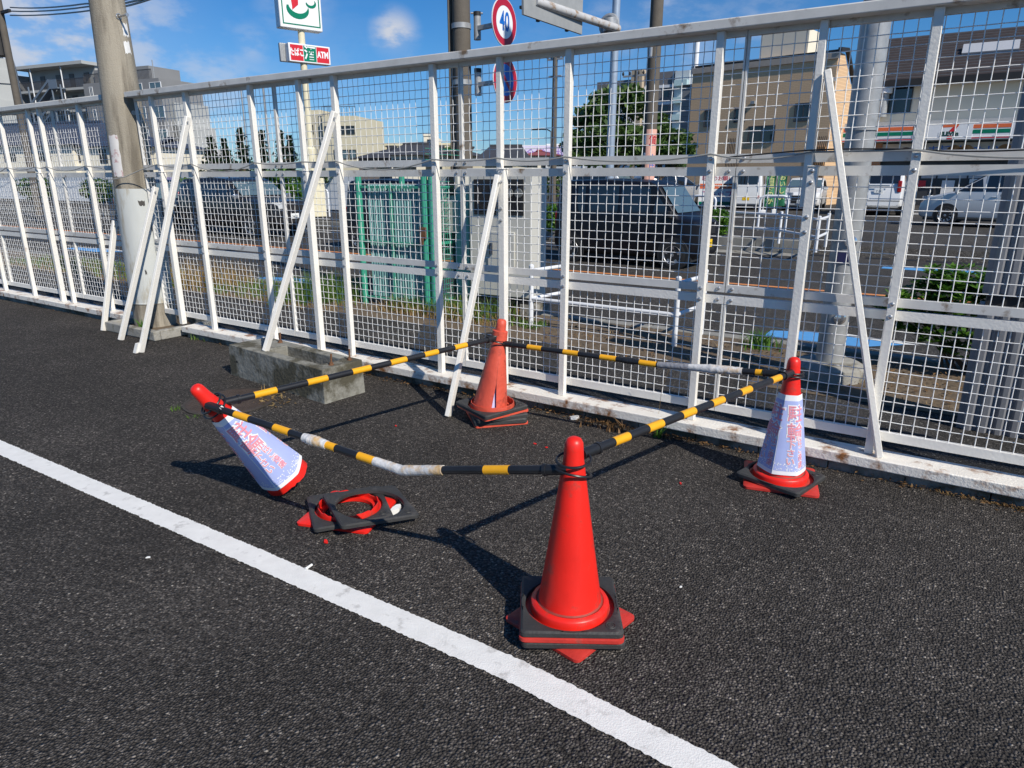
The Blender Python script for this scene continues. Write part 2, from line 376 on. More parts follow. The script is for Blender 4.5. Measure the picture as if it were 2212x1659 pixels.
M_LEAF = leafmat('tree_leaves', (.03, .075, .015), (.12, .20, .05))
M_PINE = leafmat('pine_needles', (.008, .025, .012), (.03, .06, .025))
M_BUSH = leafmat('bush_leaves', (.03, .10, .012), (.13, .27, .035))
M_GRASS = leafmat('verge_grass', (.05, .12, .02), (.16, .26, .05))
M_STRAW = leafmat('dry_straw', (.22, .13, .05), (.42, .30, .13))
M_LITTER = leafmat('leaf_litter', (.06, .035, .02), (.30, .17, .07))
M_BARK = mat('tree_bark', (.09, .065, .045), .9, var=.3, scale=20, bump=.5)
# ------------------------------------------------------------------ ground
def sheet(name, m, corners, label=None, kind='structure', thick=0):
    b = MB(); b.poly(corners); return tag(b.build(name, m), kind=kind)
def strip(name, m, s0, s1, d0, d1, z, z1=None, kind='structure'):
    z1 = z if z1 is None else z1
    # origin kept at the site frame so procedural grain stays in metres
    b = MB(); b.poly([(s0, d0, z), (s1, d0, z), (s1, d1, z1), (s0, d1, z1)])
    return tag(b.build(name, m, loc=W(0, 0, 0), rotz=FA), kind=kind)
strip('ground', M_LOT, -3000, 3000, -3000, 3000, -.45)
strip('parking_lot', M_ASPH, -60, 40, -60, -.04, 0)
strip('sidewalk', M_WALK, -60, 40, -.04, 3.22, -.05)
strip('road', M_ROAD, -160, 80, 3.34, 14.4, -.2)
strip('lot_ramp', M_LOT, -160, 80, 14.4, 14.62, -.2, .03)
strip('lot_slope', M_LOT, -160, 80, 14.62, 27, .03, .15)
strip('lot_ground', M_LOT, -400, 300, 27, 400, .15)
def kerb(name, s0, s1, d0, d1, z0, z1, m=M_KERB, step=.6):
    b = MB(); s_ = s0
    while s_ < s1-.01:
        b.b2(s_+.003, min(s_+step, s1)-.003, d0, d1, z0, z1); s_ += step
    return tag(b.build(name, m, loc=W(0, 0, 0), rotz=FA, bevel=.012), kind='structure')
kerb('kerb', -30, 12, 3.22, 3.37, -.44, -.035)
kerb('kerb', -60, -5.6, 14.42, 14.62, -.44, .035)
kerb('kerb', -4.6, -.9, 14.35, 14.62, -.44, .12)
strip('verge_soil', M_SOIL, -30, .95, 1.95, 3.2, -.046)
strip('verge_soil', M_SOIL, .95, 12, 1.55, 3.2, -.045)
# parking bay line (hand painted edge: slightly ragged)
def ragged_line(name, m, pts, w, z, amp, step):
    pts = [Vector(p) for p in pts]; b = MB(); rows = []; wob = [0, 0]; cen = []
    for p0, p1 in zip(pts[:-1], pts[1:]):
        k = max(1, int((p1-p0).length/step)); cen += [p0.lerp(p1, i/k) for i in range(k)]
    for _ in range(60): cen = cen[:1]+[(cen[i-1]+cen[i]*2+cen[i+1])/4 for i in range(1, len(cen)-1)]+cen[-1:]
    for i in range(len(cen)-1):
        t = (cen[i+1]-cen[i]).normalized(); nn = Vector((-t.y, t.x))
        for j in (0, 1): wob[j] = wob[j]*.25+R.uniform(-amp, amp)
        a = cen[i]+nn*(w/2+wob[0]); c_ = cen[i]-nn*(w/2+wob[1]); rows.append((b.b.verts.new((a.x, a.y, z)), b.b.verts.new((c_.x, c_.y, z))))
    for i in range(len(rows)-1): b.b.faces.new((rows[i][0], rows[i][1], rows[i+1][1], rows[i+1][0]))
    return tag(b.build(name, m, weld=False), kind='structure')
ragged_line('white_bay_line', M_LINE, [(-7.9, 6.96), (-3.17, 3.94), (-1.27, 2.747), (0, 1.943), (.537, 1.545), (2.6, -.02)], .114, .004, .0032, .008)
def roadpoly(name, m, pts, z): b = MB(); b.poly([(s_, d_, z) for s_, d_ in pts]); return tag(b.build(name, m, loc=W(0, 0, 0), rotz=FA), kind='structure')
strip('orange_centre_line', M_ORANGE, -60, 30, 8.22, 8.36, -.195)
def chevron(s_, d_, k=1):
    roadpoly('blue_cycle_marking', M_BLUE, [(s_-.3*k, d_-.25), (s_+.75*k, d_-.25), (s_+1.15*k, d_+.12), (s_+.2*k, d_+.3), (s_-.3*k, d_+.1)], -.195)
    roadpoly('white_marking_edge', M_LINE, [(s_+.25*k, d_+.31), (s_+1.15*k, d_+.14), (s_+1.3*k, d_+.2), (s_+.4*k, d_+.42)], -.195)
a = grs(1632, 716, -.2); chevron(a[0]+.45, a[1]+.05)
chevron(1.6, 12.4, 2.2); chevron(-17.5, 5.2, 1.6); chevron(-8.4, 4.2, 1.2); chevron(-12.3, 12.6, 1.5)
strip('white_edge_line', M_LINE, -60, -6, 13.5, 13.62, -.195)
for q in ((2.0, 24.1, 3.6, .16), (3.3, 24.6, .7, .5)): strip('white_lot_marking', M_LINE, q[0], q[0]+q[2], q[1], q[1]+q[3], .145)
for k in range(4): strip('white_lot_marking', M_LINE, .2, 1.6, 30+k*.45, 30.2+k*.45, .155)
roadpoly('white_lot_arrow', M_LINE, [(-1.9, 27.3), (.2, 27.6), (.0, 28.2), (-.8, 27.9)], .156)
for k in range(-1, 7): strip('drain_grate', M_DARK, k*.62-.2, k*.62+.3, 14.02, 14.34, -.194)
strip('utility_slab', M_CONC, -3.6, -1.0, 13.55, 14.25, -.193)
# ------------------------------------------------------------------ near debris helper
def flake(name, label, cat, m, p, size, rz, h=.006, group=None, n=7):
    b = MB(); pts = []
    for i in range(n):
        a_ = 2*PI*i/n; r_ = size*R.uniform(.55, 1); pts.append(Vector((math.cos(a_)*r_, math.sin(a_)*r_*.5, 0)))
    top = [q+Vector((0, 0, h*R.uniform(.6, 1.5))) for q in pts]; b.prism([q*1.0 for q in pts], (0, 0, h))
    o = b.build(name, m, loc=(p.x, p.y, .003), rotz=rz); return tag(o, label, cat, group)

# ------------------------------------------------------------------ the fence
froot = thing('mesh_fence', 'long white steel fence of wire mesh panels with slanting braces', 'fence', W(0, 0, 0), FA)
JOINTS = [[-12.5, -10.55, -8.6, -6.65, -5.37], [-4.92, -2.8, -.83, 1.13, 3.08, 5.03]]
MSP = .056
_bm = MB(); _bm.lathe([(.0115, -.002), (.0115, .004), (.007, .0075), (0, .009)], (0, 0, 0), 8, Matrix.Rotation(PI/2, 3, 'X')); _bo = _bm.build('bolt', M_BOLT, smooth=True); BOLT = _bo.data; bpy.data.objects.remove(_bo)
def bolt(par, p):
    o = bpy.data.objects.new('bolt', BOLT); C.objects.link(o); o.parent = par; o.location = p; return o
def crimp_panel(s0, s1, z0, z1):
    b = MB(); r = .0025; amp = .0028
    nv = max(1, int((s1-s0)/MSP)); nh = int((z1-z0)/MSP)
    ds = (s1-s0)/nv if nv else 1; dz = (z1-z0)/nh
    def wire(P_):
        rings = []
        for i, p in enumerate(P_):
            t = P_[min(i+1, len(P_)-1)]-P_[max(i-1, 0)]
            x = Vector((0, 1, 0)); y = t.normalized().cross(x)
            rings.append([b.b.verts.new(p+x*r), b.b.verts.new(p+y*r), b.b.verts.new(p-x*r), b.b.verts.new(p-y*r)])
        for i in range(len(rings)-1):
            for k in range(4): b.b.faces.new((rings[i][k], rings[i][(k+1) % 4], rings[i+1][(k+1) % 4], rings[i+1][k]))
    for i in range(1, nv):
        j = R.uniform(-.004, .004); j2 = j+R.uniform(-.003, .003)
        wire([Vector((s0+ds*i+j+(j2-j)*k/nh, .028+(amp if (i+k) % 2 else -amp), z0+dz*k)) for k in range(nh+1)])
    for k in range(1, nh):
        j = R.uniform(-.003, .003)
        wire([Vector((s0+ds*i, .028-(amp if (i+k) % 2 else -amp), z0+dz*k+j)) for i in range(nv+1)])
    return b
for sec in JOINTS:
    for a_, c_ in zip(sec[:-1], sec[1:]):
        for z0, z1, lo, hi in ((.195, .925, .05, .05), (.875+.07, 1.665, .045, .05), (1.685, 2.372, .05, .03)):
            if z0 == .195: z1 = .925
            f = MB(); g_ = .0025
            f.b2(a_+g_, c_-g_, .012, .044, z0, z0+lo); f.b2(a_+g_, c_-g_, .012, .044, z1-hi, z1)
            f.b2(a_+g_, a_+g_+.01, .014, .042, z0+lo, z1-hi); f.b2(c_-g_-.01, c_-g_, .014, .042, z0+lo, z1-hi)
            fo = f.build('panel_frame', M_RAIL if z0 > .3 else M_WHITE, froot)
            w_ = crimp_panel(a_+.016, c_-.016, z0+lo, z1-hi).build('wire_mesh', M_WIRE, fo, weld=False, smooth=True, angle=180)
            if z0 > .2 or True:
                for ss in (a_+.04, c_-.04):
                    for zz in (z0+lo/2, z1-hi/2):
                        if -5 < ss < 3.2 and .5 < zz < 2: bolt(fo, (ss, .0125, zz))
for s0, s1 in ((-12.6, -5.36), (-4.93, 5.1)):
    b = MB(); b.b2(s0, s1, -.07, .035, 2.372, 2.425); b.build('top_rail', M_RAIL, froot, bevel=.006)
    b = MB(); b.b2(s0 if s0 < -6 else -4.45, s1 if s1 > 0 else -5.5, -.105, .08, .058, .12); o = b.build('base_beam', M_BEAM, froot, bevel=.006)
LP = [-11.7, -10.7, -9.7, -8.72, -7.87, -6.85, -5.96, -4.0, -3.06, -2.04, -1.045, .05, .995, 2.022, 2.99, 3.95, 4.9]
MAIN = [-9.15, -7.13, -4.57, -2.45, -.476, 1.52, 3.5]
for s_ in LP:
    b = MB(); b.b2(s_-.0215, s_+.0215, -.034, .010, .1205, 2.371); o = b.build('post', M_WHITE, froot, bevel=.003)
    if -7 < s_ < 3.2:
        for zz in (.9, .967, 1.64, 1.71): bolt(o, (s_, -.034, zz))
for s_ in MAIN:
    b = MB(); b.b2(s_-.019, s_+.019, -.03, .010, 1.45, 2.371); o = b.build('upper_post', M_WHITE, froot, bevel=.003)
    b = MB(); b.b2(s_+.005, s_+.055, -.046, .008, .1205, 1.66); b.b2(s_+.001, s_+.06, -.05, .01, 1.66, 1.667); o = b.build('lower_post', M_WHITE, froot, bevel=.003)
    if -7.5 < s_ < 3.2:
        for zz in (1.32, 1.4, 1.58, 1.64): bolt(o, (s_+.03, -.0462, zz))
def brace(top, foot, w=.05, label=None):
    b = MB(); b.bar(top, foot, w, .034, up=Vector((1, .25, 0)), roll=0); o = b.build('brace', M_WHITE, froot, bevel=.004)
    t = (Vector(foot)-Vector(top)).normalized(); q = Vector(top)+t*.05
    bb = MB(); bb.cyl(q, q+Vector((.034, -.01, 0)), .008, n=8); bb.build('bolt', M_BOLT, o)
    if label: o['label'] = label
    return o
brace((1.565, -.055, 2.13), (2.08, -.05, .121), .052, 'brace with a rusted broken foot')
brace((-.46, -.06, 1.62), (-.557, -.56, .003), .056, 'brace with chipped pointed wooden foot')
brace((-2.0, -.06, 2.1), (-2.33, -.68, .26), .055)
brace((-3.93, -.06, 2.15), (-4.17, -.71, .003), .055)
brace((-4.62, -.06, 1.52), (-4.86, -.53, .003), .055)
brace((-5.5, -.06, 1.16), (-5.47, -.39, .003), .055)
b = MB(); b.prism([(-4.22, -.76, .003), (-4.17, -.76, .003), (-4.17, -.72, .003), (-4.22, -.72, .003)], (.012, .03, .09)); b.build('brace_shim', M_WHITE, froot)
# concrete footing blocks under the fence
b = MB(); s_ = -12.6
while s_ < 5.1:
    if not (-5.55 < s_ < -4.45): b.b2(s_+.003, s_+.387, -.072, .06, -.3, .0575)
    s_ += .39
tag(b.build('footing_wall', M_CONC2, loc=W(0, 0, 0), rotz=FA, bevel=.004), 'low concrete block wall carrying the white fence', 'wall')
# sagging cable along the middle rails
b = MB(); P_ = []
allp = sorted(LP+MAIN); allp = [x for x in allp if not -5.6 < x < -4.8]
for a_, c_ in zip(allp[:-1], allp[1:]):
    sg = R.uniform(.0, .035) if c_-a_ < .7 else R.uniform(.03, .09)
    for k in range(8):
        t = k/8; P_.append((a_+(c_-a_)*t, -.045-.0*t, 1.735-sg*4*t*(1-t)))
# route round the pole
b.tube([Vector(p) for p in P_ if p[0] < -5.5]+[Vector((-5.42, -.12, 1.68)), Vector((-5.28, -.22, 1.6)), Vector((-5.1, -.24, 1.59)), Vector((-4.95, -.17, 1.62)), Vector((-4.75, -.1, 1.69))]+[Vector(p) for p in P_ if p[0] > -4.7], .005, 6)
tag(b.build('sagging_cable', mat('grey_cable', (.33, .33, .31), .6), loc=W(0, 0, 0), rotz=FA, smooth=True), 'thin grey cable sagging along the middle rail of the fence', 'cable')
b = MB(); b.tube([(s_, -.04+.015*math.sin(s_*3), 1.745+.012*math.sin(s_*5)-.02*abs(math.sin(s_*1.6))) for s_ in [1.1+.08*k for k in range(50)]], .004, 6)
tag(b.build('thin_wire', M_BLK, loc=W(0, 0, 0), rotz=FA, smooth=True), 'thin black wire lying on the middle rail at the right of the fence', 'wire')

# ------------------------------------------------------------------ concrete pole in the fence line, its kerbed footing
pr = thing('utility_pole', 'thick concrete utility pole standing in the fence line with a pale grey sheath', 'pole', W(-5.14, .02, 0), FA)
b = MB(); b.lathe([(.212, .02), (.199, 1.5), (.158, 3.3), (.15, 4.2), (.135, 7)], n=40); b.build('pole_shaft', M_POLE, pr, smooth=True)
b = MB(); b.lathe([(.212, .30), (.2145, .33), (.2035, 1.5), (.197, 1.5)], n=40, cap0=False, cap1=False); so = b.build('sheath', M_SHEATH, pr, smooth=True)
b = MB(); b.lathe([(.2148, .297), (.2175, .302), (.2175, .312), (.2145, .318)], n=40, cap0=False, cap1=False); b.build('band', M_SHEATH, so, smooth=True)
def curved_patch(r, a0, a1, z0, z1, jag=0, n=10, m_=6):
    b = MB(); g = [[None]*(m_+1) for _ in range(n+1)]
    for i in range(n+1):
        for k in range(m_+1):
            a_ = a0+(a1-a0)*i/n; z_ = z0+(z1-z0)*k/m_
            if k in (0, m_): z_ += R.uniform(-jag, jag)
            if i in (0, n): a_ += R.uniform(-jag, jag)/.19*.6
            rr = r(z_) if callable(r) else r
            g[i][k] = b.b.verts.new((rr*math.cos(a_), rr*math.sin(a_), z_))
    for i in range(n):
        for k in range(m_): b.b.faces.new((g[i][k], g[i+1][k], g[i+1][k+1], g[i][k+1]))
    return b
rz = lambda z_: .199-(.041/1.8)*(z_-1.5)+.0015
curved_patch(rz, math.radians(268), math.radians(303), 1.62, 2.02, .008).build('torn_notice', mat('faded_notice', (.74, .71, .68), .7, var=.1, stain=(.5, .3, .3), stain_amt=.4, stain_scale=14), pr, smooth=True)
def pz(v): return wl(230, v, -.1)[1]
ang = lambda k: math.radians(k)
curved_patch(rz, ang(368), ang(392), pz(73), pz(43), .012).build('paper_scrap', M_PAPER, pr, smooth=True)
curved_patch(rz, ang(364), ang(388), pz(112), pz(84), .02, 8, 3).build('paper_scrap', M_PAPER, pr, smooth=True)
for a_, v_ in ((283, 372), ):
    pass
b = MB(); ca = ang(359); zc = pz(245); b.lathe([(.022, 0), (.022, .008), (.012, .009), (.012, .001), (0, .001)], (rz(zc)*math.cos(ca)*.995, rz(zc)*math.sin(ca)*.995, zc), 16, Vector((math.cos(ca), math.sin(ca), 0)).to_track_quat('Z', 'Y').to_matrix())
b.build('step_socket', M_SHEATH, pr, smooth=True)
b = MB(); ca = ang(361); zc = pz(30); d_ = Vector((math.cos(ca), math.sin(ca), 0)); p_ = d_*(rz(zc)-.01)+Vector((0, 0, zc))
b.ring(p_+d_*.012, .024, .006, rot=d_.to_track_quat('Z', 'Y').to_matrix()); b.cyl(p_, p_+d_*.15, .011); b.cyl(p_+d_*.145, p_+d_*.16, .017); b.build('step_bolt', M_BOLT, pr, smooth=True)
for a_, z_, w_ in ((333, 1.33, 16), (332, .98, 6), (322, .62, 4), (361, 1.2, 3), (368, .7, 3), (340, .5, 5), (358, 1.07, 2)):
    curved_patch(lambda q: .2183-.0093*q, ang(a_), ang(a_+w_), z_, z_+.05, .012, 5, 2).build('tape_residue', mat('dark_tape_residue', (.06, .055, .05), .7), so, smooth=True)
curved_patch(lambda q: .2176-.0093*q, ang(388), ang(394), .42, 1.46, .01, 4, 14).build('rust_streak', mat('rust_streak_stain', (.42, .31, .14), .7, var=.25, scale=12), so, smooth=True)
fr_ = thing('pole_kerb', 'low square concrete kerb around the foot of the thick pole', 'kerb', W(-5.0, 0, 0), FA)
b = MB()
for c_, d_ in (((0, -.335, .05), (.98, .075, .1)), ((.455, 0, .05), (.075, .594, .1)), ((-.455, 0, .05), (.075, .594, .1)), ((0, .335, .05), (.98, .075, .1))): b.box(c_, d_)
b.build('kerb_ring', M_CONC, fr_, bevel=.01)
b = MB(); b.box((0, 0, .02), (.84, .59, .05)); b.build('soil_fill', M_SOIL, fr_)

# ------------------------------------------------------------------ concrete block with a slot
tr_ = thing('concrete_block', 'grey rectangular concrete block with an open slot by the fence', 'concrete block', W(-2.12, -.585, 0), FA-math.radians(5.4))
L_, W_, H_ = 1.28, .37, .262
b = MB(); x0, x1, y0, y1 = -L_/2, L_/2, -W_/2, W_/2; i0, i1, j0, j1 = -.22, x1-.13, y0+.085, y1-.085
o_ = [(x0, y0), (x1, y0), (x1, y1), (x0, y1)]; i_ = [(i0, j0), (i1, j0), (i1, j1), (i0, j1)]
vo = {}
def V_(x, y, z): return b.b.verts.new((x, y, z))
ot = [V_(x, y, H_) for x, y in o_]; ob_ = [V_(x*1.015, y*1.04, -.02) for x, y in o_]; it = [V_(x, y, H_) for x, y in i_]; ib = [V_(x, y, .06) for x, y in i_]
for k in range(4):
    n_ = (k+1) % 4
    b.b.faces.new((ob_[k], ob_[n_], ot[n_], ot[k])); b.b.faces.new((ot[k], ot[n_], it[n_], it[k])); b.b.faces.new((it[k], it[n_], ib[n_], ib[k]))
b.b.faces.new(ib[::-1])
b.build('block_body', M_CONC2, tr_, bevel=.007)
for x, y in ((-.52, .12), (-.36, .13), (x1-.06, -.06), (x1-.07, .12)):
    b = MB(); b.cyl((x, y, H_-.01), (x+.004, y+.003, H_+.085), .0075, n=8); b.lathe([(.017, 0), (.017, .016)], (x, y, H_+.002), 6); b.lathe([(.022, 0), (.022, .003)], (x, y, H_), 12)
    b.build('anchor_bolt', M_RUST, tr_, smooth=True)
b = MB()
for x, z_ in ((-.53, .13), (.45, .14)): b.cyl((x, y0-.004, z_), (x, y0+.02, z_), .012, n=12)
b.build('form_tie_hole', M_DARK, tr_)

# ------------------------------------------------------------------ manhole cover
mc = grs(497, 868, 0)
mh = thing('manhole_cover', 'round rusty iron manhole cover flush in the asphalt', 'manhole cover', W(mc[0], mc[1], .003), FA)
b = MB(); b.lathe([(.325, 0), (.325, .006), (.305, .006)], n=48, cap1=False); b.build('rim', mat('manhole_rim_iron', (.06, .05, .042), .7, metal=.2, var=.3, scale=9), mh, smooth=True)
b = MB(); b.lathe([(.302, .0), (.302, .005)], n=48)
for i in range(-10, 11):
    for k in range(-10, 11):
        x = i*.029; y = k*.029
        if math.hypot(x, y) < .28:
            b.box((x, y, .0065), (.021, .007, .004), Matrix.Rotation(PI/4 if (i+k) % 2 else -PI/4, 3, 'Z'))
b.build('lid', mat('manhole_iron', (.075, .055, .045), .7, metal=.3, var=.3, scale=9, bump=.2), mh)

# ------------------------------------------------------------------ cones
CONE = [(.0, .70), (.014, .698), (.025, .692), (.032, .678), (.034, .655), (.036, .62), (.05, .52), (.072, .36), (.098, .18), (.117, .055)]
def cone_mesh(prof, c=(0, 0, 0), n=40, torn=0):
    b = MB(); b.lathe(prof[::-1], c, n, cap0=False)
    return b
def rsq(h, r, n=6):                 # rounded square outline, half size h
    pts = []
    for cx, cy, a0 in ((1, 1, 0), (-1, 1, 90), (-1, -1, 180), (1, -1, 270)):
        for k in range(n+1):
            a_ = math.radians(a0+90*k/n); pts.append((cx*(h-r)+r*math.cos(a_), cy*(h-r)+r*math.sin(a_)))
        for k in range(1, 10):
            q = -1+2*k/10; u = (h-r)*q
            pts.append(((-u, h), (-h, -u), (u, -h), (h, u))[len(pts)//(n+10)])
    return pts
def plate_ring(h, rh, z0, z1, rc=.02, slope=.004, n=6, lip=0, jag=0):
    """square plate with a round hole"""
    b = MB(); o = rsq(h, rc, n); N = len(o); inn = []
    for x, y in o:
        a_ = math.atan2(y, x); inn.append((rh*math.cos(a_), rh*math.sin(a_)))
    ot = [b.b.verts.new((x*(1-slope/h), y*(1-slope/h), z1)) for x, y in o]; ob = [b.b.verts.new((x, y, z0)) for x, y in o]
    om = [b.b.verts.new((x, y, z0+(z1-z0)*.72)) for x, y in o]
    it = [b.b.verts.new((x, y, z1-lip)) for x, y in inn]; ib = [b.b.verts.new((x, y, z0)) for x, y in inn]
    im = [b.b.verts.new((x*1.08, y*1.08, z1)) for x, y in inn] if lip else None
    for k in range(N):
        q = (k+1) % N
        b.b.faces.new((ob[k], ob[q], om[q], om[k])); b.b.faces.new((om[k], om[q], ot[q], ot[k]))
        if lip: b.b.faces.new((ot[k], ot[q], im[q], im[k])); b.b.faces.new((im[k], im[q], it[q], it[k]))
        else: b.b.faces.new((ot[k], ot[q], it[q], it[k]))
        b.b.faces.new((it[k], it[q], ib[q], ib[k])); b.b.faces.new((ib[k], ib[q], ob[q], ob[k]))
    return b
def weight(label, p, rot, h=.182, rh=.165, t=.03, tilt=None, group='black rubber cone weights'):
    r_ = thing('cone_weight', label, 'cone weight', p, rot, group)
    if tilt: r_.rotation_euler = (tilt[0], tilt[1], rot)
    plate_ring(h, rh, 0, t, .02, .008, lip=.004).build('rubber_slab', M_RUB, r_, smooth=True, angle=30)
    b = MB(); b.ring((h*.76, -h*.76, t+.0005), .017, .0022, 18, 5); b.ring((h*.76, -h*.76, t), .009, .002, 12, 5); b.build('moulded_stamp', M_RUB, r_, smooth=True)
    return r_
def redbase(label, p, rot, h=.185, ring=None, zr=.05, m=None, tilt=None):
    r_ = thing('broken_cone_base', label, 'cone base', p, rot, 'broken red cone bases')
    if tilt: r_.rotation_euler = (tilt[0], tilt[1], rot)
    plate_ring(h, .12, 0, .016, .022, .012).build('base_plate', m or M_REDBASE, r_, smooth=True, angle=30)
    if ring:
        b = MB(); n = 48; rows = []
        for i in range(n):
            a_ = 2*PI*i/n; j = R.uniform(-.006, .004)-(.012 if .9 < a_ < 1.5 else 0)
            rows.append([b.b.verts.new((r*math.cos(a_), r*math.sin(a_), z)) for r, z in ((ring, .014), (ring-.001, zr*.7), (ring-.004, zr+j), (ring-.008, zr+j), (ring-.006, .014))])
        for i in range(n):
            for k in range(4): b.b.faces.new((rows[i][k], rows[(i+1) % n][k], rows[(i+1) % n][k+1], rows[i][k+1]))
        b.build('torn_collar', M_RED if m is None else m, r_, smooth=True, angle=50)
    return r_
def whole_cone(label, p, rot, zoff, flange_z=.0, h=.185, collar=True, m=M_RED, cover=None, body_rot=0):
    r_ = thing('traffic_cone', label, 'traffic cone', p, rot, 'red traffic cones holding the bars')
    b = plate_ring(h, .11, flange_z, flange_z+.018, .025, .012); b.build('flange', M_REDBASE, r_, smooth=True, angle=30)
    cb = MB(); z0 = flange_z+.012
    cb.lathe([(.146, z0), (.1455, z0+.036), (.142, z0+.042), (.127, z0+.047), (.121, z0+.043), (.1145, z0+.05)], n=48, cap0=False, cap1=False)
    cb.build('collar', m, r_, smooth=True, angle=45)
    db = MB(); db.lathe([(.1235, z0+.0455), (.1195, z0+.0448), (.1150, z0+.0515), (.1138, z0+.060)], n=48, cap0=False, cap1=False); db.build('dirt_ring', mat('dirty_red_vinyl', (.30, .05, .035), .7, var=.35, scale=14), r_, smooth=True)
    prof = [(r, flange_z+z) for r, z in CONE]
    cone_mesh(prof, n=48).build('cone_body', m, r_, smooth=True, angle=60)
    return r_
# front cone and its stack
fx = Vector((.215, 2.205, 0))
redbase('flattened red cone base at the bottom of the stack under the front plain red cone', (fx.x+.005, fx.y+.012, .003), math.radians(46), .178)
weight('black rubber weight under the red flange of the front plain red cone', (fx.x+.004, fx.y+.002, .022), math.radians(-1), .183, .168, .022)
c1 = whole_cone('plain bright red traffic cone standing nearest in front of the bars', (fx.x, fx.y, .047), math.radians(-2), 0)
weight('black rubber weight on top around the front plain red cone', (fx.x, fx.y, .0665), math.radians(-1.5), .181, .166, .021)
# right cone
rx = Vector((1.485, 3.475, 0))
c2 = whole_cone('upright red traffic cone at right wearing a blue printed cover', (rx.x, rx.y, .003), math.radians(-19), 0, h=.19)
weight('black rubber weight twisted around the foot of the blue covered upright cone', (rx.x-.005, rx.y-.02, .025), math.radians(44), .178, .168, .023, (.03, .02))
# back cone
bx = Vector((-.13, 4.47, 0))
redbase('flat red cone base at the bottom of the stack under the split cone', (bx.x+.02, bx.y+.03, .003), math.radians(14), .185, m=M_REDOLD)
weight('lower black rubber weight in the stack under the split red cone', (bx.x+.02, bx.y+.02, .02), math.radians(12), .182, .166, .03)
weight('middle black rubber weight in the stack under the split red cone', (bx.x+.015, bx.y+.01, .051), math.radians(20), .18, .166, .025, (.01, -.01))
redbase('tilted red cone base with torn upright rim holding the split cone', (bx.x-.005, bx.y, .078), math.radians(36), .183, .152, .058, m=M_REDOLD, tilt=(.03, .0))
weight('top black rubber weight sloping around the torn rim of the split cone', (bx.x-.01, bx.y-.01, .098), math.radians(38), .182, .166, .026, (.04, -.02))
r_ = thing('traffic_cone', 'faded split red traffic cone leaning by the fence', 'traffic cone', (bx.x-.02, bx.y, .112), math.radians(0), 'red traffic cones holding the bars')
b = MB(); n = 48
SP = [(.0, .60), (.022, .598), (.031, .588), (.034, .56), (.036, .525), (.051, .52), (.053, .46), (.046, .458), (.06, .36), (.09, .18), (.121, .0)]
rows = []
for j, (r, z) in enumerate(SP):
    row = []
    for i in range(n+1):
        a_ = math.radians(283)+2*PI*i/n                    # split faces the camera side
        k = max(0, (.27-z)/.27); gap = .16*k*k
        aa = math.radians(283)+gap+(2*PI-2*gap)*i/n
        curl = 1+(.22*k if i > n-6 else 0)*(i-(n-6))/6 if i > n-6 else 1
        zz = z-(.03*R.random() if z == 0 else 0)
        row.append(b.b.verts.new((r*curl*math.cos(aa), r*curl*math.sin(aa), zz)))
    rows.append(row)
for j in range(len(rows)-1):
    for i in range(n): b.b.faces.new((rows[j][i], rows[j][i+1], rows[j+1][i+1], rows[j+1][i]))
b.build('split_body', M_REDOLD, r_, smooth=True, angle=50)
b = MB(); b.lathe([(.1, .002), (.04, .3)], n=20, cap0=False, cap1=False, a0=math.radians(265), a1=math.radians(300)); b.build('inner_sheet', mat('lilac_sheet', (.55, .5, .75), .5), r_, smooth=True)
r_.rotation_euler = (math.radians(0), math.radians(8), 0)
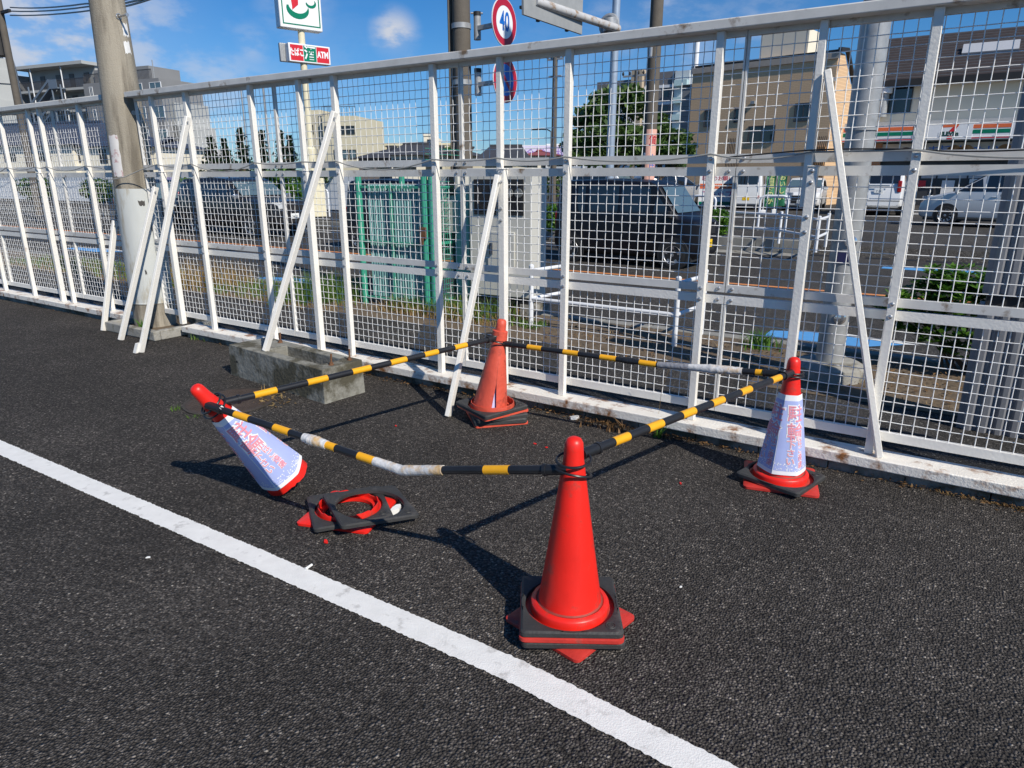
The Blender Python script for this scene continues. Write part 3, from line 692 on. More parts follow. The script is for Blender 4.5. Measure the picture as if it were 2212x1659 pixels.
# hexagonal printed cover
HV = math.radians(227)
def hexr(th, z, zb, zt, rb, rt, v):
    R_ = rb+(rt-rb)*(z-zb)/(zt-zb); k = abs(((th-v) % (PI/3))-PI/6)/(PI/6)
    return R_*(1-.085*(1-k**1.7))
def cover(parent, v, zb, zt, rb, rt, tang):
    n = 72
    def pt(th, z, o=0):
        r = hexr(th, z, zb, zt, rb, rt, v)+o; return Vector((r*math.cos(th), r*math.sin(th), z))
    def band(z0, z1, o, name, m, par, k=8):
        b = MB(); g = [[b.b.verts.new(pt(v+2*PI*i/n, z0+(z1-z0)*j/k, o)) for i in range(n)] for j in range(k+1)]
        for j in range(k):
            for i in range(n): b.b.faces.new((g[j][i], g[j][(i+1) % n], g[j+1][(i+1) % n], g[j+1][i]))
        return b.build(name, m, par, smooth=True, angle=18)
    co = band(zb, zt, 0, 'printed_cover', M_COVW, parent)
    # six blue printed fields, one per face, leaving white margins
    b = MB()
    for f in range(6):
        k = 10; kk = 12; g = []
        for j in range(kk+1):
            z = zb+.022+(zt-zb-.022-.03)*j/kk; row = []
            mg = .035 if f in (0, 3) else .0
            for i in range(k+1): row.append(b.b.verts.new(pt(v+PI/3*f+mg+(PI/3-mg)*i/k, z, .0008)))
            g.append(row)
        for j in range(kk):
            for i in range(k): b.b.faces.new((g[j][i], g[j][i+1], g[j+1][i+1], g[j+1][i]))
    b.build('blue_print', M_COVER, co, smooth=True, angle=18)
    # white dots and petals along the foot
    b = MB()
    for k in range(260):
        th = R.uniform(0, 2*PI); z = zb+.024+abs(R.gauss(0, .022)); r_d = R.uniform(.0012, .0042)
        cpt = pt(th, z, .0014); rr = cpt.xy.length; nn = 6
        vs = [b.b.verts.new(pt(th+math.cos(q*PI/3)*r_d/rr, z+math.sin(q*PI/3)*r_d, .0014)) for q in range(nn)]; b.b.faces.new(vs)
    b.build('white_flower_print', M_COVW, co, weld=False)
    for t0 in tang:
        def fn(th0, z0):
            def f(x, y):
                z = z0+y; r = hexr(th0, z, zb, zt, rb, rt, v); return pt(th0+x/r, z, f.o)
            return f
        H_t = zt-zb
        for txt, dx, z0, size in (('駐', 0, zt-.105, .095), ('輪', 0, zt-.2, .098), ('下\nさ\nい', -.026, zt-.31, .046), ('は\nご\n遠\n慮', .03, zt-.315, .04)):
            th0 = t0+dx/ (rb*.8)
            for o, of, m, nm in ((.0018, .007, M_COVW, 'lettering_outline'), (.0026, .0015, M_PINK, 'lettering')):
                f = fn(th0, z0); f.o = o
                lettering(nm, txt, size, m, co, None, of*size/.1, f, 2)
    return co
cover(c2, HV+math.radians(19), .075, .505, .1275, .06, [math.radians(283+19), math.radians(196+19)])
# leaning cone pulled off its base
Tp = Vector((-1.50, 3.075, .665)); Bp = Vector((-1.21, 3.345, .088)); ax = (Tp-Bp).normalized(); Ln = (Tp-Bp).length
c3 = thing('traffic_cone', 'red traffic cone in a blue cover torn off its base and tipped over', 'traffic cone', Bp, 0, 'red traffic cones holding the bars')
c3.rotation_mode = 'QUATERNION'; c3.rotation_quaternion = ax.to_track_quat('Z', 'Y')
sc = Ln/.70
b = MB(); n = 48; rows = []
for r, z in CONE[::-1]:
    rows.append([])
    for i in range(n):
        a_ = 2*PI*i/n; zz = z*sc
        if z < .06: zz = -.004-.012*abs(math.sin(a_*1.5+.4))-.006*abs(math.sin(a_*4.3))-(.016 if 1.2 < a_ < 1.9 else 0)-R.uniform(0, .004)
        rr = r if z > .06 else .122
        rows[-1].append(b.b.verts.new((rr*math.cos(a_), rr*math.sin(a_), zz)))
for j in range(len(rows)-1):
    for i in range(n): b.b.faces.new((rows[j][i], rows[j][(i+1) % n], rows[j+1][(i+1) % n], rows[j+1][i]))
b.build('torn_body', M_RED, c3, smooth=True, angle=60)
iv = c3.rotation_quaternion.inverted() @ (Vector((0, 0, CAM_H))-Bp); va = math.atan2(iv.y, iv.x)
cover(c3, va-math.radians(38), .025, .50*sc, .130, .061, [va-math.radians(2), va+math.radians(100), va-math.radians(110)])
# displaced bases between the cones
redbase('loose red cone base with a torn collar lying among the black weights', (-.815, 3.085, .003), math.radians(-14), .187, .152, .05, m=M_RED)
weight('black rubber weight lying flat under another beside the tipped cone', (-.815, 3.09, .018), math.radians(21), .188, .166, .02)
weight('black rubber weight lying half across another on the asphalt', (-.70, 3.05, .048), math.radians(28), .19, .166, .02, (.0, .085))
flake('white_shard', 'white broken plastic shard inside the ring of the loose black weight', 'shard', M_PAPER, gr(857, 1100, .02), .055, 1.2, .03)

# ------------------------------------------------------------------ cone bars
def cone_bar(label, pts, bands, r=.0168, wraps=(), loop=None):
    """pts: 3d polyline; bands: list of (t0,t1) yellow; wraps: (t0,t1,material,name)"""
    pts = [Vector(p) for p in pts]; seg = [(pts[i+1]-pts[i]).length for i in range(len(pts)-1)]; L = sum(seg)
    def at(t):
        x = t*L
        for i, s_ in enumerate(seg):
            if x <= s_ or i == len(seg)-1: return pts[i].lerp(pts[i+1], x/s_)
            x -= s_
    def run(t0, t1):
        ts = [t0]; acc_ = 0
        for s_ in seg[:-1]:
            acc_ += s_/L
            if t0 < acc_ < t1: ts += [acc_]
        return [at(t) for t in ts+[t1]]
    def smooth_run(t0, t1, k=14): return [at(t0+(t1-t0)*i/k) for i in range(k+1)]
    root = thing('cone_bar', label, 'barrier bar', pts[0], 0, 'striped bars between the cones')
    off = pts[0]
    b = MB(); b.tube([p-off for p in run(0, 1)], r, 20); b.build('bar_tube', M_BLK, root, smooth=True, angle=60)
    for t0, t1 in bands:
        b = MB(); b.tube([p-off for p in run(t0, t1)], r+.0009, 20); b.build('reflective_band', M_YEL, root, smooth=True, angle=60)
    for t0, t1, m, nm, bulge in wraps:
        P_ = smooth_run(t0, t1, 22); b = MB(); b.tube([p-off for p in P_], r, 18, rfun=lambda i: r+.0022+bulge*math.sin(PI*i/22)*R.uniform(.5, 1.2)+R.uniform(0, .0012)); b.build(nm, m, root, smooth=True, angle=70)
    for e0, e1 in ((0, .05), (1, .95)):
        p = at(e0); q = at(e1); d_ = (q-p).normalized(); b = MB(); b.tube([p-off-d_*.012, p-off+d_*.075], r+.003, 20); b.tube([p-off+d_*.07, p-off+d_*.083], r+.006, 20)
        b.build('end_cap', M_BLK, root, smooth=True, angle=40)
    return root, off
def loop_on(root, off, c, r, tilt, az, tr=.0048):
    rot = Matrix.Rotation(az, 3, 'Z') @ Matrix.Rotation(tilt, 3, 'Y')
    b = MB(); b.ring(Vector(c)-off, r, tr, 36, 8, rot); b.build('loop', M_BLK, root, smooth=True)
def bands_even(n, t0, t1, w): return [(t0+(t1-t0)*k/(n-1)-w/2, t0+(t1-t0)*k/(n-1)+w/2) for k in range(n)]
cL = Bp+ax*(Ln-.135)           # left cone grip
tC = math.atan2(FE.y, FE.x)
def P3(u, v, z): return gr(u, v, z)
# left cone -> split cone
A0 = cL+Vector((.035, .035, .0)); A1 = Vector((-.105, 4.445, .585))
rb_, of_ = cone_bar('black bar with yellow bands from tipped cone to split cone', [A0, A1], [(.085, .15), (.245, .31), (.395, .46), (.535, .597), (.67, .727), (.80, .855)])
loop_on(rb_, of_, (-.125, 4.47, .60), .052, .12, .2); loop_on(rb_, of_, cL+ax*.012, .06, -.75, .7)
# split cone -> covered cone (sags, taped)
B0 = Vector((-.06, 4.45, .545)); B1 = Vector((1.43, 3.51, .60)); Bm = B0.lerp(B1, .62)-Vector((0, 0, .026))
rb_, of_ = cone_bar('sagging taped bar from split cone to covered cone along the fence', [B0, Bm, B1], [(.11, .17), (.26, .32), (.405, .465), (.55, .61), (.93, .975)],
                    wraps=[(.615, .72, M_TAPE, 'tape_wrap', .001), (.72, .89, M_FILM, 'plastic_wrap', .008), (.49, .53, M_BLK, 'black_tape_wrap', .002)])
loop_on(rb_, of_, (-.10, 4.46, .555), .062, .35, .5); loop_on(rb_, of_, (1.485, 3.475, .605), .056, .05, 1)
# covered cone -> front cone
C0 = Vector((1.455, 3.435, .625)); C1 = Vector((.255, 2.245, .668))
rb_, of_ = cone_bar('straight black and yellow bar from covered cone to front cone', [C0, C1], [(.075, .135), (.265, .325), (.42, .48), (.565, .625), (.71, .77), (.845, .9)])
loop_on(rb_, of_, (fx.x, fx.y, .662), .06, .12, -2.2); loop_on(rb_, of_, (1.483, 3.473, .622), .055, .06, 1)
# front cone -> tipped cone (broken and wrapped)
D0 = Vector((.185, 2.195, .628)); Dk = gr(868, 1016, .475); D1 = cL+Vector((.005, -.045, .012))
rb_, of_ = cone_bar('broken bent bar wrapped in milky film from front cone to tipped cone', [D0, Dk, D1],
                    [(.12, .178), (.30, .33), (.455, .51), (.577, .606), (.72, .77), (.855, .905)],
                    wraps=[(.28, .465, M_FILM, 'plastic_wrap', .0015), (.604, .675, M_FILM, 'plastic_wrap', .005)])
loop_on(rb_, of_, (fx.x, fx.y, .615), .064, .28, .8); loop_on(rb_, of_, cL-ax*.012, .066, -.8, .9)
b = MB(); q = cL+(Dk-D1).normalized()*.085+Vector((.004, -.05, .027)); b.box((0, 0, 0), (.03, .016, .002)); o = b.build('label_sticker', M_PAPER, rb_); o.location = q-of_; o.rotation_euler = (.5, .25, -.7)

# ------------------------------------------------------------------ litter, weeds
for k, (u, v, sz) in enumerate(((704, 1172, .022), (1470, 1046, .014), (1155, 960, .016), (1180, 968, .012), (855, 921, .012))):
    flake('red_plastic_shard', ['small red plastic shard in front of the loose weights', 'tiny red chip on the asphalt before the covered cone', 'red chip near the fence behind the front cone',
          'red chip just right of another near the fence', 'red scrap beside the pointed brace foot'][k], 'shard', M_RED, gr(u, v), sz, R.uniform(0, 3), .005)
b = MB(); b.cyl((-.018, 0, .006), (.018, .003, .006), .0055, n=10); o = b.build('cigarette_butt', M_PAPER, loc=gr(668, 1227, .003), rotz=1.0, smooth=True); tag(o, 'white cigarette butt just behind the white bay line', 'cigarette butt')
flake('white_fleck', 'white paper fleck in front of the white bay line', 'litter', M_PAPER, gr(321, 1206), .014, .3, .004)
flake('white_fleck', 'pale pebble near the pointed brace by the beam', 'pebble', M_PAPER, gr(919, 829), .028, .3, .03)
flake('paper_scrap', 'crumpled silver white scrap among weeds under the beam', 'litter', mat('foil_scrap', (.7, .72, .74), .35, metal=.2, var=.2, scale=30, bump=.5), gr(1243, 905), .055, .4, .018)
flake('white_fleck', 'small white crumb right of the front cone', 'litter', M_PAPER, gr(1470, 1270), .008, .4, .005)
def litter(name, pts_fn, n, size, m, kind='stuff'):
    b = MB()
    for _ in range(n):
        p = pts_fn(); s_ = size*R.uniform(.4, 1.3); q = Quaternion((R.uniform(-1, 1), R.uniform(-1, 1), R.uniform(-2, 2)), R.uniform(0, 1.1)).to_matrix() @ Matrix.Rotation(R.uniform(0, 6.3), 3, 'Z')
        b.poly([p+q @ Vector((x*s_, y*s_, 0)) for x, y in ((-1, 0), (-.2, .45), (1, .08), (.1, -.4))])
    return tag(b.build(name, m, weld=False), kind=kind)
litter('leaf_litter', lambda: W(min(3.2, max(-12, R.choice([R.gauss(.35, .3), R.gauss(-1.2, .35), R.gauss(2.7, .3), R.gauss(1.1, .4), R.uniform(-8, 3)]))), -.075-abs(R.gauss(0, .035)), .004+R.uniform(0, .02)), 1100, .012, M_LITTER)
litter('leaf_litter', lambda: gr(590+R.gauss(0, 25), 862+R.gauss(0, 9), .005+R.uniform(0, .015)), 90, .02, M_STRAW)
def blades(name, roots, h, w, m, lean=.35, label=None, cat=None, kind=None, group=None, seg=3):
    b = MB()
    for p in roots:
        a_ = R.uniform(0, 2*PI); hh = h*R.uniform(.45, 1.15); dr = Vector((math.cos(a_), math.sin(a_), 0))*hh*R.uniform(.1, lean*2); sd_ = Vector((-math.sin(a_), math.cos(a_), 0))*w*R.uniform(.6, 1.2)
        prev = None
        for k in range(seg+1):
            t = k/seg; c_ = Vector(p)+dr*t*t+Vector((0, 0, hh*(t-.25*t*t*lean*2))); ww = sd_*(1-t)
            cur = (b.b.verts.new(c_-ww), b.b.verts.new(c_+ww)) if k < seg else (b.b.verts.new(c_),)
            if prev: b.b.faces.new((prev[0], prev[1], *cur[::-1]) if len(cur) == 2 else (prev[0], prev[1], cur[0]))
            prev = cur
    return tag(b.build(name, m, weld=False), label, cat, group, kind)
def clump(p, r, n): return [Vector((p.x+R.gauss(0, r), p.y+R.gauss(0, r), p.z)) for _ in range(n)]
for u, v, r_, n_, h_, lab in ((640, 797, .05, 0, .1, ''), (838, 730, 0, 0, 0, ''), (637, 790, 0, 0, 0, '')):
    pass
for k, (p, r_, n_, h_, lab) in enumerate([(gr(633, 1262*.5+190, 0), 0, 0, 0, '')][:0]): pass
WEED = [(c4, r_, n_, h_, l_) for c4, r_, n_, h_, l_ in (
    ((1090, 800), .03, 26, .09, 'small grass tuft at the right corner of the pole kerb'),
    ((1275, 815), .03, 22, .10, 'grass tuft under the rusty beam right of the pole kerb'),
    ((1365, 825), .03, 18, .08, 'little weed tuft between pole kerb and concrete block'),
    ((1135, 1275), .025, 20, .05, 'tiny weed at the left edge of the manhole cover'),
    ((1265, 1322), .03, 14, .03, 'flat weed at the near edge of the manhole cover'),
    ((1790, 1150), .045, 26, .07, 'half dry weed in front of the concrete block'))]
for c4, r_, n_, h_, l_ in WEED:
    p = gr(c4[0]/3, 460.8+c4[1]/3, .002); blades('weed_tuft', clump(p, r_, n_), h_, .004, M_GRASS if 'dry' not in l_ else M_STRAW, .5, l_, 'weed')
blades('weed_tuft', [Vector((p.x, p.y, .06)) for p in clump(W(-4.95, -.24, .06), .03, 26)], .12, .01, M_BUSH, .4, 'broad leaved weed growing inside the pole kerb', 'weed')
for s_, d_, n_, h_, lab in ((.55, -.16, 30, .1, 'reddish weed clump under the beam behind the paper scrap'), (.35, -.15, 40, .06, 'low dry weed clump under the beam near the split cone'), (.83, -.14, 14, .14, 'slim upright weed rising against the white beam')):
    blades('weed_tuft', clump(W(s_, d_, .002), .05 if 'slim' not in lab else .012, n_), h_, .006, M_LITTER if 'slim' not in lab else M_BUSH, .5, lab, 'weed')
blades('moss_strip', [W(R.gauss(2.75, .25), -.085-abs(R.gauss(0, .015)), .002) for _ in range(260)], .02, .004, M_STRAW, .6, kind='stuff')
b = MB(); b.tube([W(.78, -.02, .12), W(.80, -.05, .3), W(.87, -.1, .5)], .0012, 5); tag(b.build('dry_stalk', M_STRAW, smooth=True), 'single thin dry grass stalk in front of the mesh', 'stalk')
# ------------------------------------------------------------------ vehicles
def paint(name, col, metal=0, rough=.28, coat=.5): return mat(name, col, rough, metal=metal, var=.03, scale=2, spec=.5, coat=coat)
P_BLACK = paint('black_car_paint', (.004, .004, .007), coat=.05, rough=.4); P_GREY = paint('dark_grey_car_paint', (.022, .022, .025), .3, coat=.2); P_NAVY = paint('navy_car_paint', (.012, .02, .035), .2)
P_WHITE = paint('white_car_paint', (.76, .77, .77)); P_SILV = paint('silver_car_paint', (.48, .49, .51), .45); P_WSILV = paint('pearl_car_paint', (.62, .64, .65), .2)
def car(label, pos, heading, sp, m, group, detail=2, plate=None, ptext='', lights=True, rails=False, spare=False, mirror=None, rim=None, colour_glass=M_DGLASS, label_extra=None):
    """sp: dict L,W,H, zb (sill), belt, prof [(x,z)] roofline front..rear (x forward, 0 at middle), ws (x base, x top), rs (x top, x base), wheels (xf, xr, r), wins [(polygon)]"""
    root = thing('parked_car' if group != 'cars driving on the road' else 'passing_car', label, 'car', pos, heading, group)
    Wd = sp['W']/2; zb = sp['zb']; belt = sp['belt']; tum = sp.get('tum', .16); prof = sp['prof']; Lh = sp['L']/2
    def ztop(x):
        for (xa, za), (xb, zb_) in zip(prof[:-1], prof[1:]):
            if xb <= x <= xa: return za+(zb_-za)*(xa-x)/max(1e-6, xa-xb)
        return prof[-1][1]
    def wid(x):
        k = abs(x)/Lh; f = 1-.16*max(0, (k-.72)/.28)**2
        return Wd*f
    xs = sorted(set([p[0] for p in prof]+[Lh*t/14 for t in range(-14, 15)]+[Lh*.985, -Lh*.985, Lh*.95, -Lh*.95]), reverse=True)
    xs = [x for x in xs if -Lh-1e-6 <= x <= Lh+1e-6]
    secs = []; rr = .055
    for x in xs:
        zt = ztop(x); w = wid(x); bz = min(belt, zt-.05)
        endk = max(0, (abs(x)/Lh-.93)/.07); zlo = zb+.09*endk
        wt = w*.985-tum*max(0, zt-rr-belt)
        if zt <= belt+.06: wt = w*.95
        half = [(w*.86, zlo), (w*.97, zlo+.07), (w, zlo+.2), (w*1.0, (zlo+bz)/2+.1), (w*.985, bz), (wt, max(bz+.01, zt-rr)), (wt-.035, max(bz+.02, zt-.016)), (wt*.5, zt+.012), (0, zt+.02)]
        secs.append([(x, y, z) for y, z in half]+[(x, -y, z) for y, z in half[::-1][1:]])
    b = MB()
    rows = [[b.b.verts.new(p) for p in s_] for s_ in secs]; n = len(rows[0])
    for j in range(len(rows)-1):
        for i in range(n-1): b.b.faces.new((rows[j][i], rows[j][i+1], rows[j+1][i+1], rows[j+1][i]))
        b.b.faces.new((rows[j][n-1], rows[j][0], rows[j+1][0], rows[j+1][n-1]))
    b.b.faces.new(rows[0]); b.b.faces.new(rows[-1])
    body = b.build('body', m, root, smooth=True, angle=38)
    def side(x, z, sgn, o=.006): return Vector((x, sgn*(wid(x)*.985-tum*max(0, z-belt)+o), z))
    for sgn in (1, -1):
        for wp in sp['wins']:
            b = MB(); b.poly([side(x, z, sgn) for x, z in wp]); b.build('side_window', colour_glass, root)
        for x in sp.get('seams', ()):
            pass
        for xh in sp.get('handles', ()):
            b = MB(); p = side(xh, belt-.1, sgn, .014); b.box(p, (.17, .022, .03)); b.build('door_handle', M_CHROME if sp.get('chrome') else m, root, bevel=.008)
        if sp.get('seamx') is not None:
            b = MB()
            for xq in sp['seamx']:
                pts = [side(xq, z, sgn, .0035) for z in (zb+.2, belt-.02)]; d_ = Vector((.006, 0, 0))
                b.poly([pts[0]-d_, pts[0]+d_, pts[1]+d_, pts[1]-d_])
            b.build('door_gap', M_DARK, root)
        xm = sp['ws'][0]-.12; p = side(xm, belt+.03, sgn, .0)
        b = MB(); b.box(p+Vector((.02, sgn*.11, .07)), (.09, .2, .14)); b.box(p+Vector((.0, sgn*.03, .0)), (.05, .1, .04)); b.build('mirror', mirror or m, root, bevel=.025, bseg=3)
    # screens
    def screen(front, z0, z1, name, inset=.07):
        def xat(z):
            x = Lh*1.0 if front else -Lh
            for _ in range(400):
                x += -.01 if front else .01
                if ztop(x)+.012 >= z: break
            return x
        rows_ = []; b = MB()
        for z_ in (z0, z0+(z1-z0)*.33, z0+(z1-z0)*.67, z1):
            x_ = xat(z_); yw = wid(x_)*.985-tum*max(0, z_-belt)-inset; sg = 1 if front else -1
            rows_.append([b.b.verts.new(Vector((x_+sg*(.026-.012*abs(t)**2), yw*t, z_+.008))) for t in (-1, -.5, 0, .5, 1)])
        for j in range(3):
            for i in range(4): b.b.faces.new((rows_[j][i], rows_[j][i+1], rows_[j+1][i+1], rows_[j+1][i]))
        return b.build(name, sp.get('wsglass', M_CGLASS) if front else M_DGLASS, root, smooth=True)
    screen(True, ztop(sp['ws'][0])+.06, ztop(sp['ws'][1])-.03, 'windscreen')
    screen(False, sp.get('rz0', ztop(sp['rs'][1])+.06), ztop(sp['rs'][0])-.06, 'rear_window', .1)
    # wheels
    xf, xr, wr = sp['wheels']
    for x in (xf, xr):
        for sgn in (1, -1): 
            b = MB(); w = wid(x); b.cyl((x, sgn*(w-.22), wr+.02), (x, sgn*(w+.0035), wr+.02), wr*1.16, n=32)
            b.build('wheel_arch', M_DARK, root, smooth=True, angle=40)
    for x in (xf, xr):
        for sgn in (1, -1):
            w = wid(x); rot = Matrix.Rotation(-sgn*PI/2, 3, 'X'); c = Vector((x, sgn*(w-.19), wr))
            wh = thing('wheel', None, None, c); wh.parent = root
            t = MB(); t.lathe([(wr*.62, .0), (wr*.94, 0), (wr, .03), (wr, .16), (wr*.95, .195), (wr*.8, .205), (wr*.66, .2)], (0, 0, 0), 32, rot, cap0=False, cap1=False); t.build('tyre', M_TYRE, wh, smooth=True)
            q = MB(); q.lathe([(wr*.68, .19), (wr*.65, .203), (wr*.6, .19), (wr*.6, .10)], (0, 0, 0), 28, rot, cap0=False, cap1=False)
            q.lathe([(wr*.13, .17), (wr*.12, .195), (0, .198)], (0, 0, 0), 12, rot)
            ns = sp.get('spokes', 5)
            for k in range(ns):
                a_ = 2*PI*k/ns+.3; u = Vector((math.cos(a_), math.sin(a_), 0)); q.bar(rot @ (u*wr*.08+Vector((0, 0, .175))), rot @ (u*wr*.63+Vector((0, 0, .19))), wr*(.9/ns), .02, up=rot @ Vector((0, 0, 1)))
            q.build('rim', rim or M_RIM, wh, smooth=True, angle=30)
            d = MB(); d.lathe([(wr*.6, .09), (.0, .1)], (0, 0, 0), 20, rot, cap0=False); d.build('brake_disc', M_DARK, wh)
    # front
    for sgn in (1, -1):
        zl = sp.get('zl', belt-.16); hl = sp.get('hl', .15); wl_ = sp.get('wl', .34)
        b = MB(); y0 = wid(Lh)*.96
        pts = []
        for t in range(7):
            a_ = t/6; xx = Lh+.006-(a_**2.2)*sp.get('hlx', .35); yy = sgn*min(wid(xx)+.008, y0-wl_+ (wl_+.11)*a_); pts.append((xx+.012, yy))
        for (xa, ya), (xb, yb) in zip(pts[:-1], pts[1:]): b.poly([(xa, ya, zl-hl/2), (xb, yb, zl-hl/2+.03), (xb, yb, zl+hl/2+.02), (xa, ya, zl+hl/2)])
        b.build('headlight', M_LAMP, root, smooth=True)
        b = MB(); zt = sp.get('zt', belt-.12); ht = sp.get('ht', .3)
        b.box((-Lh*.992+.03, sgn*(wid(Lh)*.90), zt), (.09, .15, ht)); b.build('tail_light', M_RLAMP, root, bevel=.03, bseg=3)
    b = MB(); b.box((Lh-.03, 0, sp.get('zg', belt-.2)), (.1, wid(Lh)*sp.get('gw', 1.1), sp.get('gh', .14))); b.build('grille', M_DARK, root, bevel=.02)
    b = MB(); b.box((Lh-.035, 0, zb+.2), (.1, wid(Lh)*1.2, .13)); b.build('air_intake', M_DARK, root, bevel=.02)
    b = MB(); b.box((0, 0, zb+.0), (sp['L']*.93, sp['W']*.86, .1)); b.build('underside', M_DARK, root)
    for end, pl in (('f', plate), ('r', plate)):
        if not pl: continue
        x = Lh+.024 if end == 'f' else -Lh-.004; zz = sp.get('zpf', zb+.28) if end == 'f' else sp.get('zpr', .75); sg = 1 if end == 'f' else -1
        b = MB(); b.box((x, 0, zz), (.012, .33, .165)); po = b.build('number_plate', pl, root, bevel=.006)
        if ptext: lettering('plate_number', ptext, .1, M_INK, po, FR((x+sg*.008, 0, zz-.02), (0, sg, 0), (0, 0, 1)), .002)
    if rails:
        b = MB()
        for sgn in (1, -1): b.tube([(sp['rs'][0]+.1, sgn*Wd*.74, sp['H']), (sp['rs'][0]+.25, sgn*Wd*.74, sp['H']+.06), (sp['ws'][1]-.25, sgn*Wd*.74, sp['H']+.05), (sp['ws'][1]-.1, sgn*Wd*.74, sp['H']-.02)], .02, 8)
        b.build('roof_rail', M_DARK, root, smooth=True)
    if sp.get('badge'): b = MB(); b.box((-Lh-.01, 0, sp['zpr']+.2), (.03, .75, .06)); b.build('chrome_strip', M_CHROME, root, bevel=.01)
    return root
def mirror_x(poly): return poly
# side shapes (x forward)
KEI = dict(L=3.4, W=1.475, H=1.79, zb=.2, belt=1.0, tum=.10, prof=[(1.7, .62), (1.69, .92), (1.6, .99), (1.28, 1.05), (.82, 1.66), (.6, 1.75), (-.4, 1.79), (-1.45, 1.76), (-1.58, 1.68), (-1.66, 1.05), (-1.7, .6)],
           ws=(1.27, .82), rs=(-1.585, -1.66), wheels=(1.22, -1.2, .29), zl=.83, hl=.17, zt=.95, ht=.3, zpf=.5, zpr=.8, chrome=True, handles=(.28, -.05), seamx=(.92, .1, -.92), spokes=5, zg=.78, gh=.2,
           wins=[[(1.12, 1.07), (.86, 1.42), (.8, 1.5), (.72, 1.06)], [(.66, 1.06), (.64, 1.62), (.3, 1.66), (-.02, 1.66), (-.02, 1.06)], [(-.08, 1.06), (-.08, 1.66), (-.8, 1.66), (-.8, 1.06)], [(-.88, 1.06), (-.88, 1.65), (-1.4, 1.63), (-1.46, 1.06)]])
VAN = dict(KEI, L=3.4, H=1.88, prof=[(1.7, .6), (1.68, .95), (1.5, 1.12), (1.05, 1.72), (.8, 1.85), (-.3, 1.88), (-1.55, 1.86), (-1.64, 1.76), (-1.69, 1.0), (-1.7, .55)], ws=(1.5, 1.05), rs=(-1.62, -1.67), rz0=1.18, zt=.6, ht=.16, zpr=.52)
MPV = dict(L=4.3, W=1.7, H=1.72, zb=.2, belt=1.0, tum=.17, prof=[(2.15, .55), (2.13, .72), (1.95, .88), (1.2, 1.06), (.35, 1.6), (.1, 1.69), (-.6, 1.72), (-1.75, 1.66), (-1.95, 1.55), (-2.1, 1.0), (-2.15, .6)],
           ws=(1.22, .36), rs=(-1.95, -2.1), wheels=(1.35, -1.4, .31), zl=.82, hl=.14, hlx=.6, zt=1.05, ht=.26, zpf=.42, zpr=.85, handles=(.1, -.25), seamx=(.75, -.05, -1.0), spokes=9, gw=.9,
           wins=[[(1.12, 1.06), (.5, 1.46), (.42, 1.06)], [(.36, 1.06), (.34, 1.54), (-.12, 1.58), (-.14, 1.06)], [(-.2, 1.06), (-.2, 1.58), (-.98, 1.58), (-1.0, 1.06)], [(-1.06, 1.08), (-1.04, 1.58), (-1.7, 1.52), (-1.88, 1.16), (-1.7, 1.06)]])
SUV = dict(L=4.9, W=1.9, H=1.85, zb=.32, belt=1.16, tum=.17, prof=[(2.45, .75), (2.42, 1.0), (2.3, 1.1), (1.15, 1.2), (.5, 1.72), (.2, 1.82), (-.5, 1.85), (-1.9, 1.8), (-2.15, 1.72), (-2.36, 1.18), (-2.4, .95), (-2.45, .62)],
           ws=(1.12, .48), rs=(-2.14, -2.35), wheels=(1.45, -1.4, .38), zl=.98, hl=.2, hlx=.35, zt=1.15, ht=.44, zpf=.66, zpr=.98, handles=(.15, -.8), seamx=(.95, -.02, -1.0), spokes=6, gh=.26, zg=.95, gw=1.0, badge=True,
           wins=[[(1.02, 1.22), (.52, 1.62), (.5, 1.22)], [(.44, 1.22), (.42, 1.68), (-.0, 1.7), (-.02, 1.22)], [(-.08, 1.22), (-.08, 1.7), (-.92, 1.7), (-.98, 1.22)], [(-1.06, 1.22), (-1.02, 1.69), (-1.9, 1.66), (-2.05, 1.22)]])
HATCH = dict(L=3.85, W=1.7, H=1.5, zb=.2, belt=.93, tum=.2, prof=[(1.92, .5), (1.9, .68), (1.75, .82), (.95, .98), (.1, 1.42), (-.2, 1.49), (-.9, 1.48), (-1.5, 1.4), (-1.82, .98), (-1.9, .8), (-1.92, .5)],
           ws=(.95, .1), rs=(-1.5, -1.82), wheels=(1.2, -1.25, .3), zl=.74, hl=.16, hlx=.5, zt=.86, ht=.24, zpf=.42, zpr=.8, handles=(-.2, -.9), seamx=(.65, -.35), spokes=8, gw=1.15, gh=.2, zg=.6,
           wins=[[(.82, .99), (.15, 1.33), (-.3, 1.38), (-.32, .99)], [(-.4, .99), (-.38, 1.38), (-1.0, 1.36), (-1.3, 1.05), (-1.2, .99)]])
SEDAN = dict(HATCH, L=4.4, prof=[(2.2, .5), (2.18, .68), (2.0, .84), (1.0, .98), (.3, 1.38), (0, 1.46), (-.8, 1.46), (-1.3, 1.36), (-1.9, 1.02), (-2.17, .98), (-2.2, .55)], ws=(1.0, .3), rs=(-1.3, -1.9), wheels=(1.35, -1.35, .31))
ROADG = 'cars driving on the road'; LOTG = 'cars parked in the shop car park'
zr = -.2
def road_pos(uf, ur, zz):  # wheel contact points front / rear in the photo give place and heading
    a_ = gr(*uf, zz); c_ = gr(*ur, zz); return a_, c_
def place2(a_, c_, sp, off=0):
    mid = (a_+c_)/2; h = math.atan2((a_-c_).y, (a_-c_).x); return mid, h
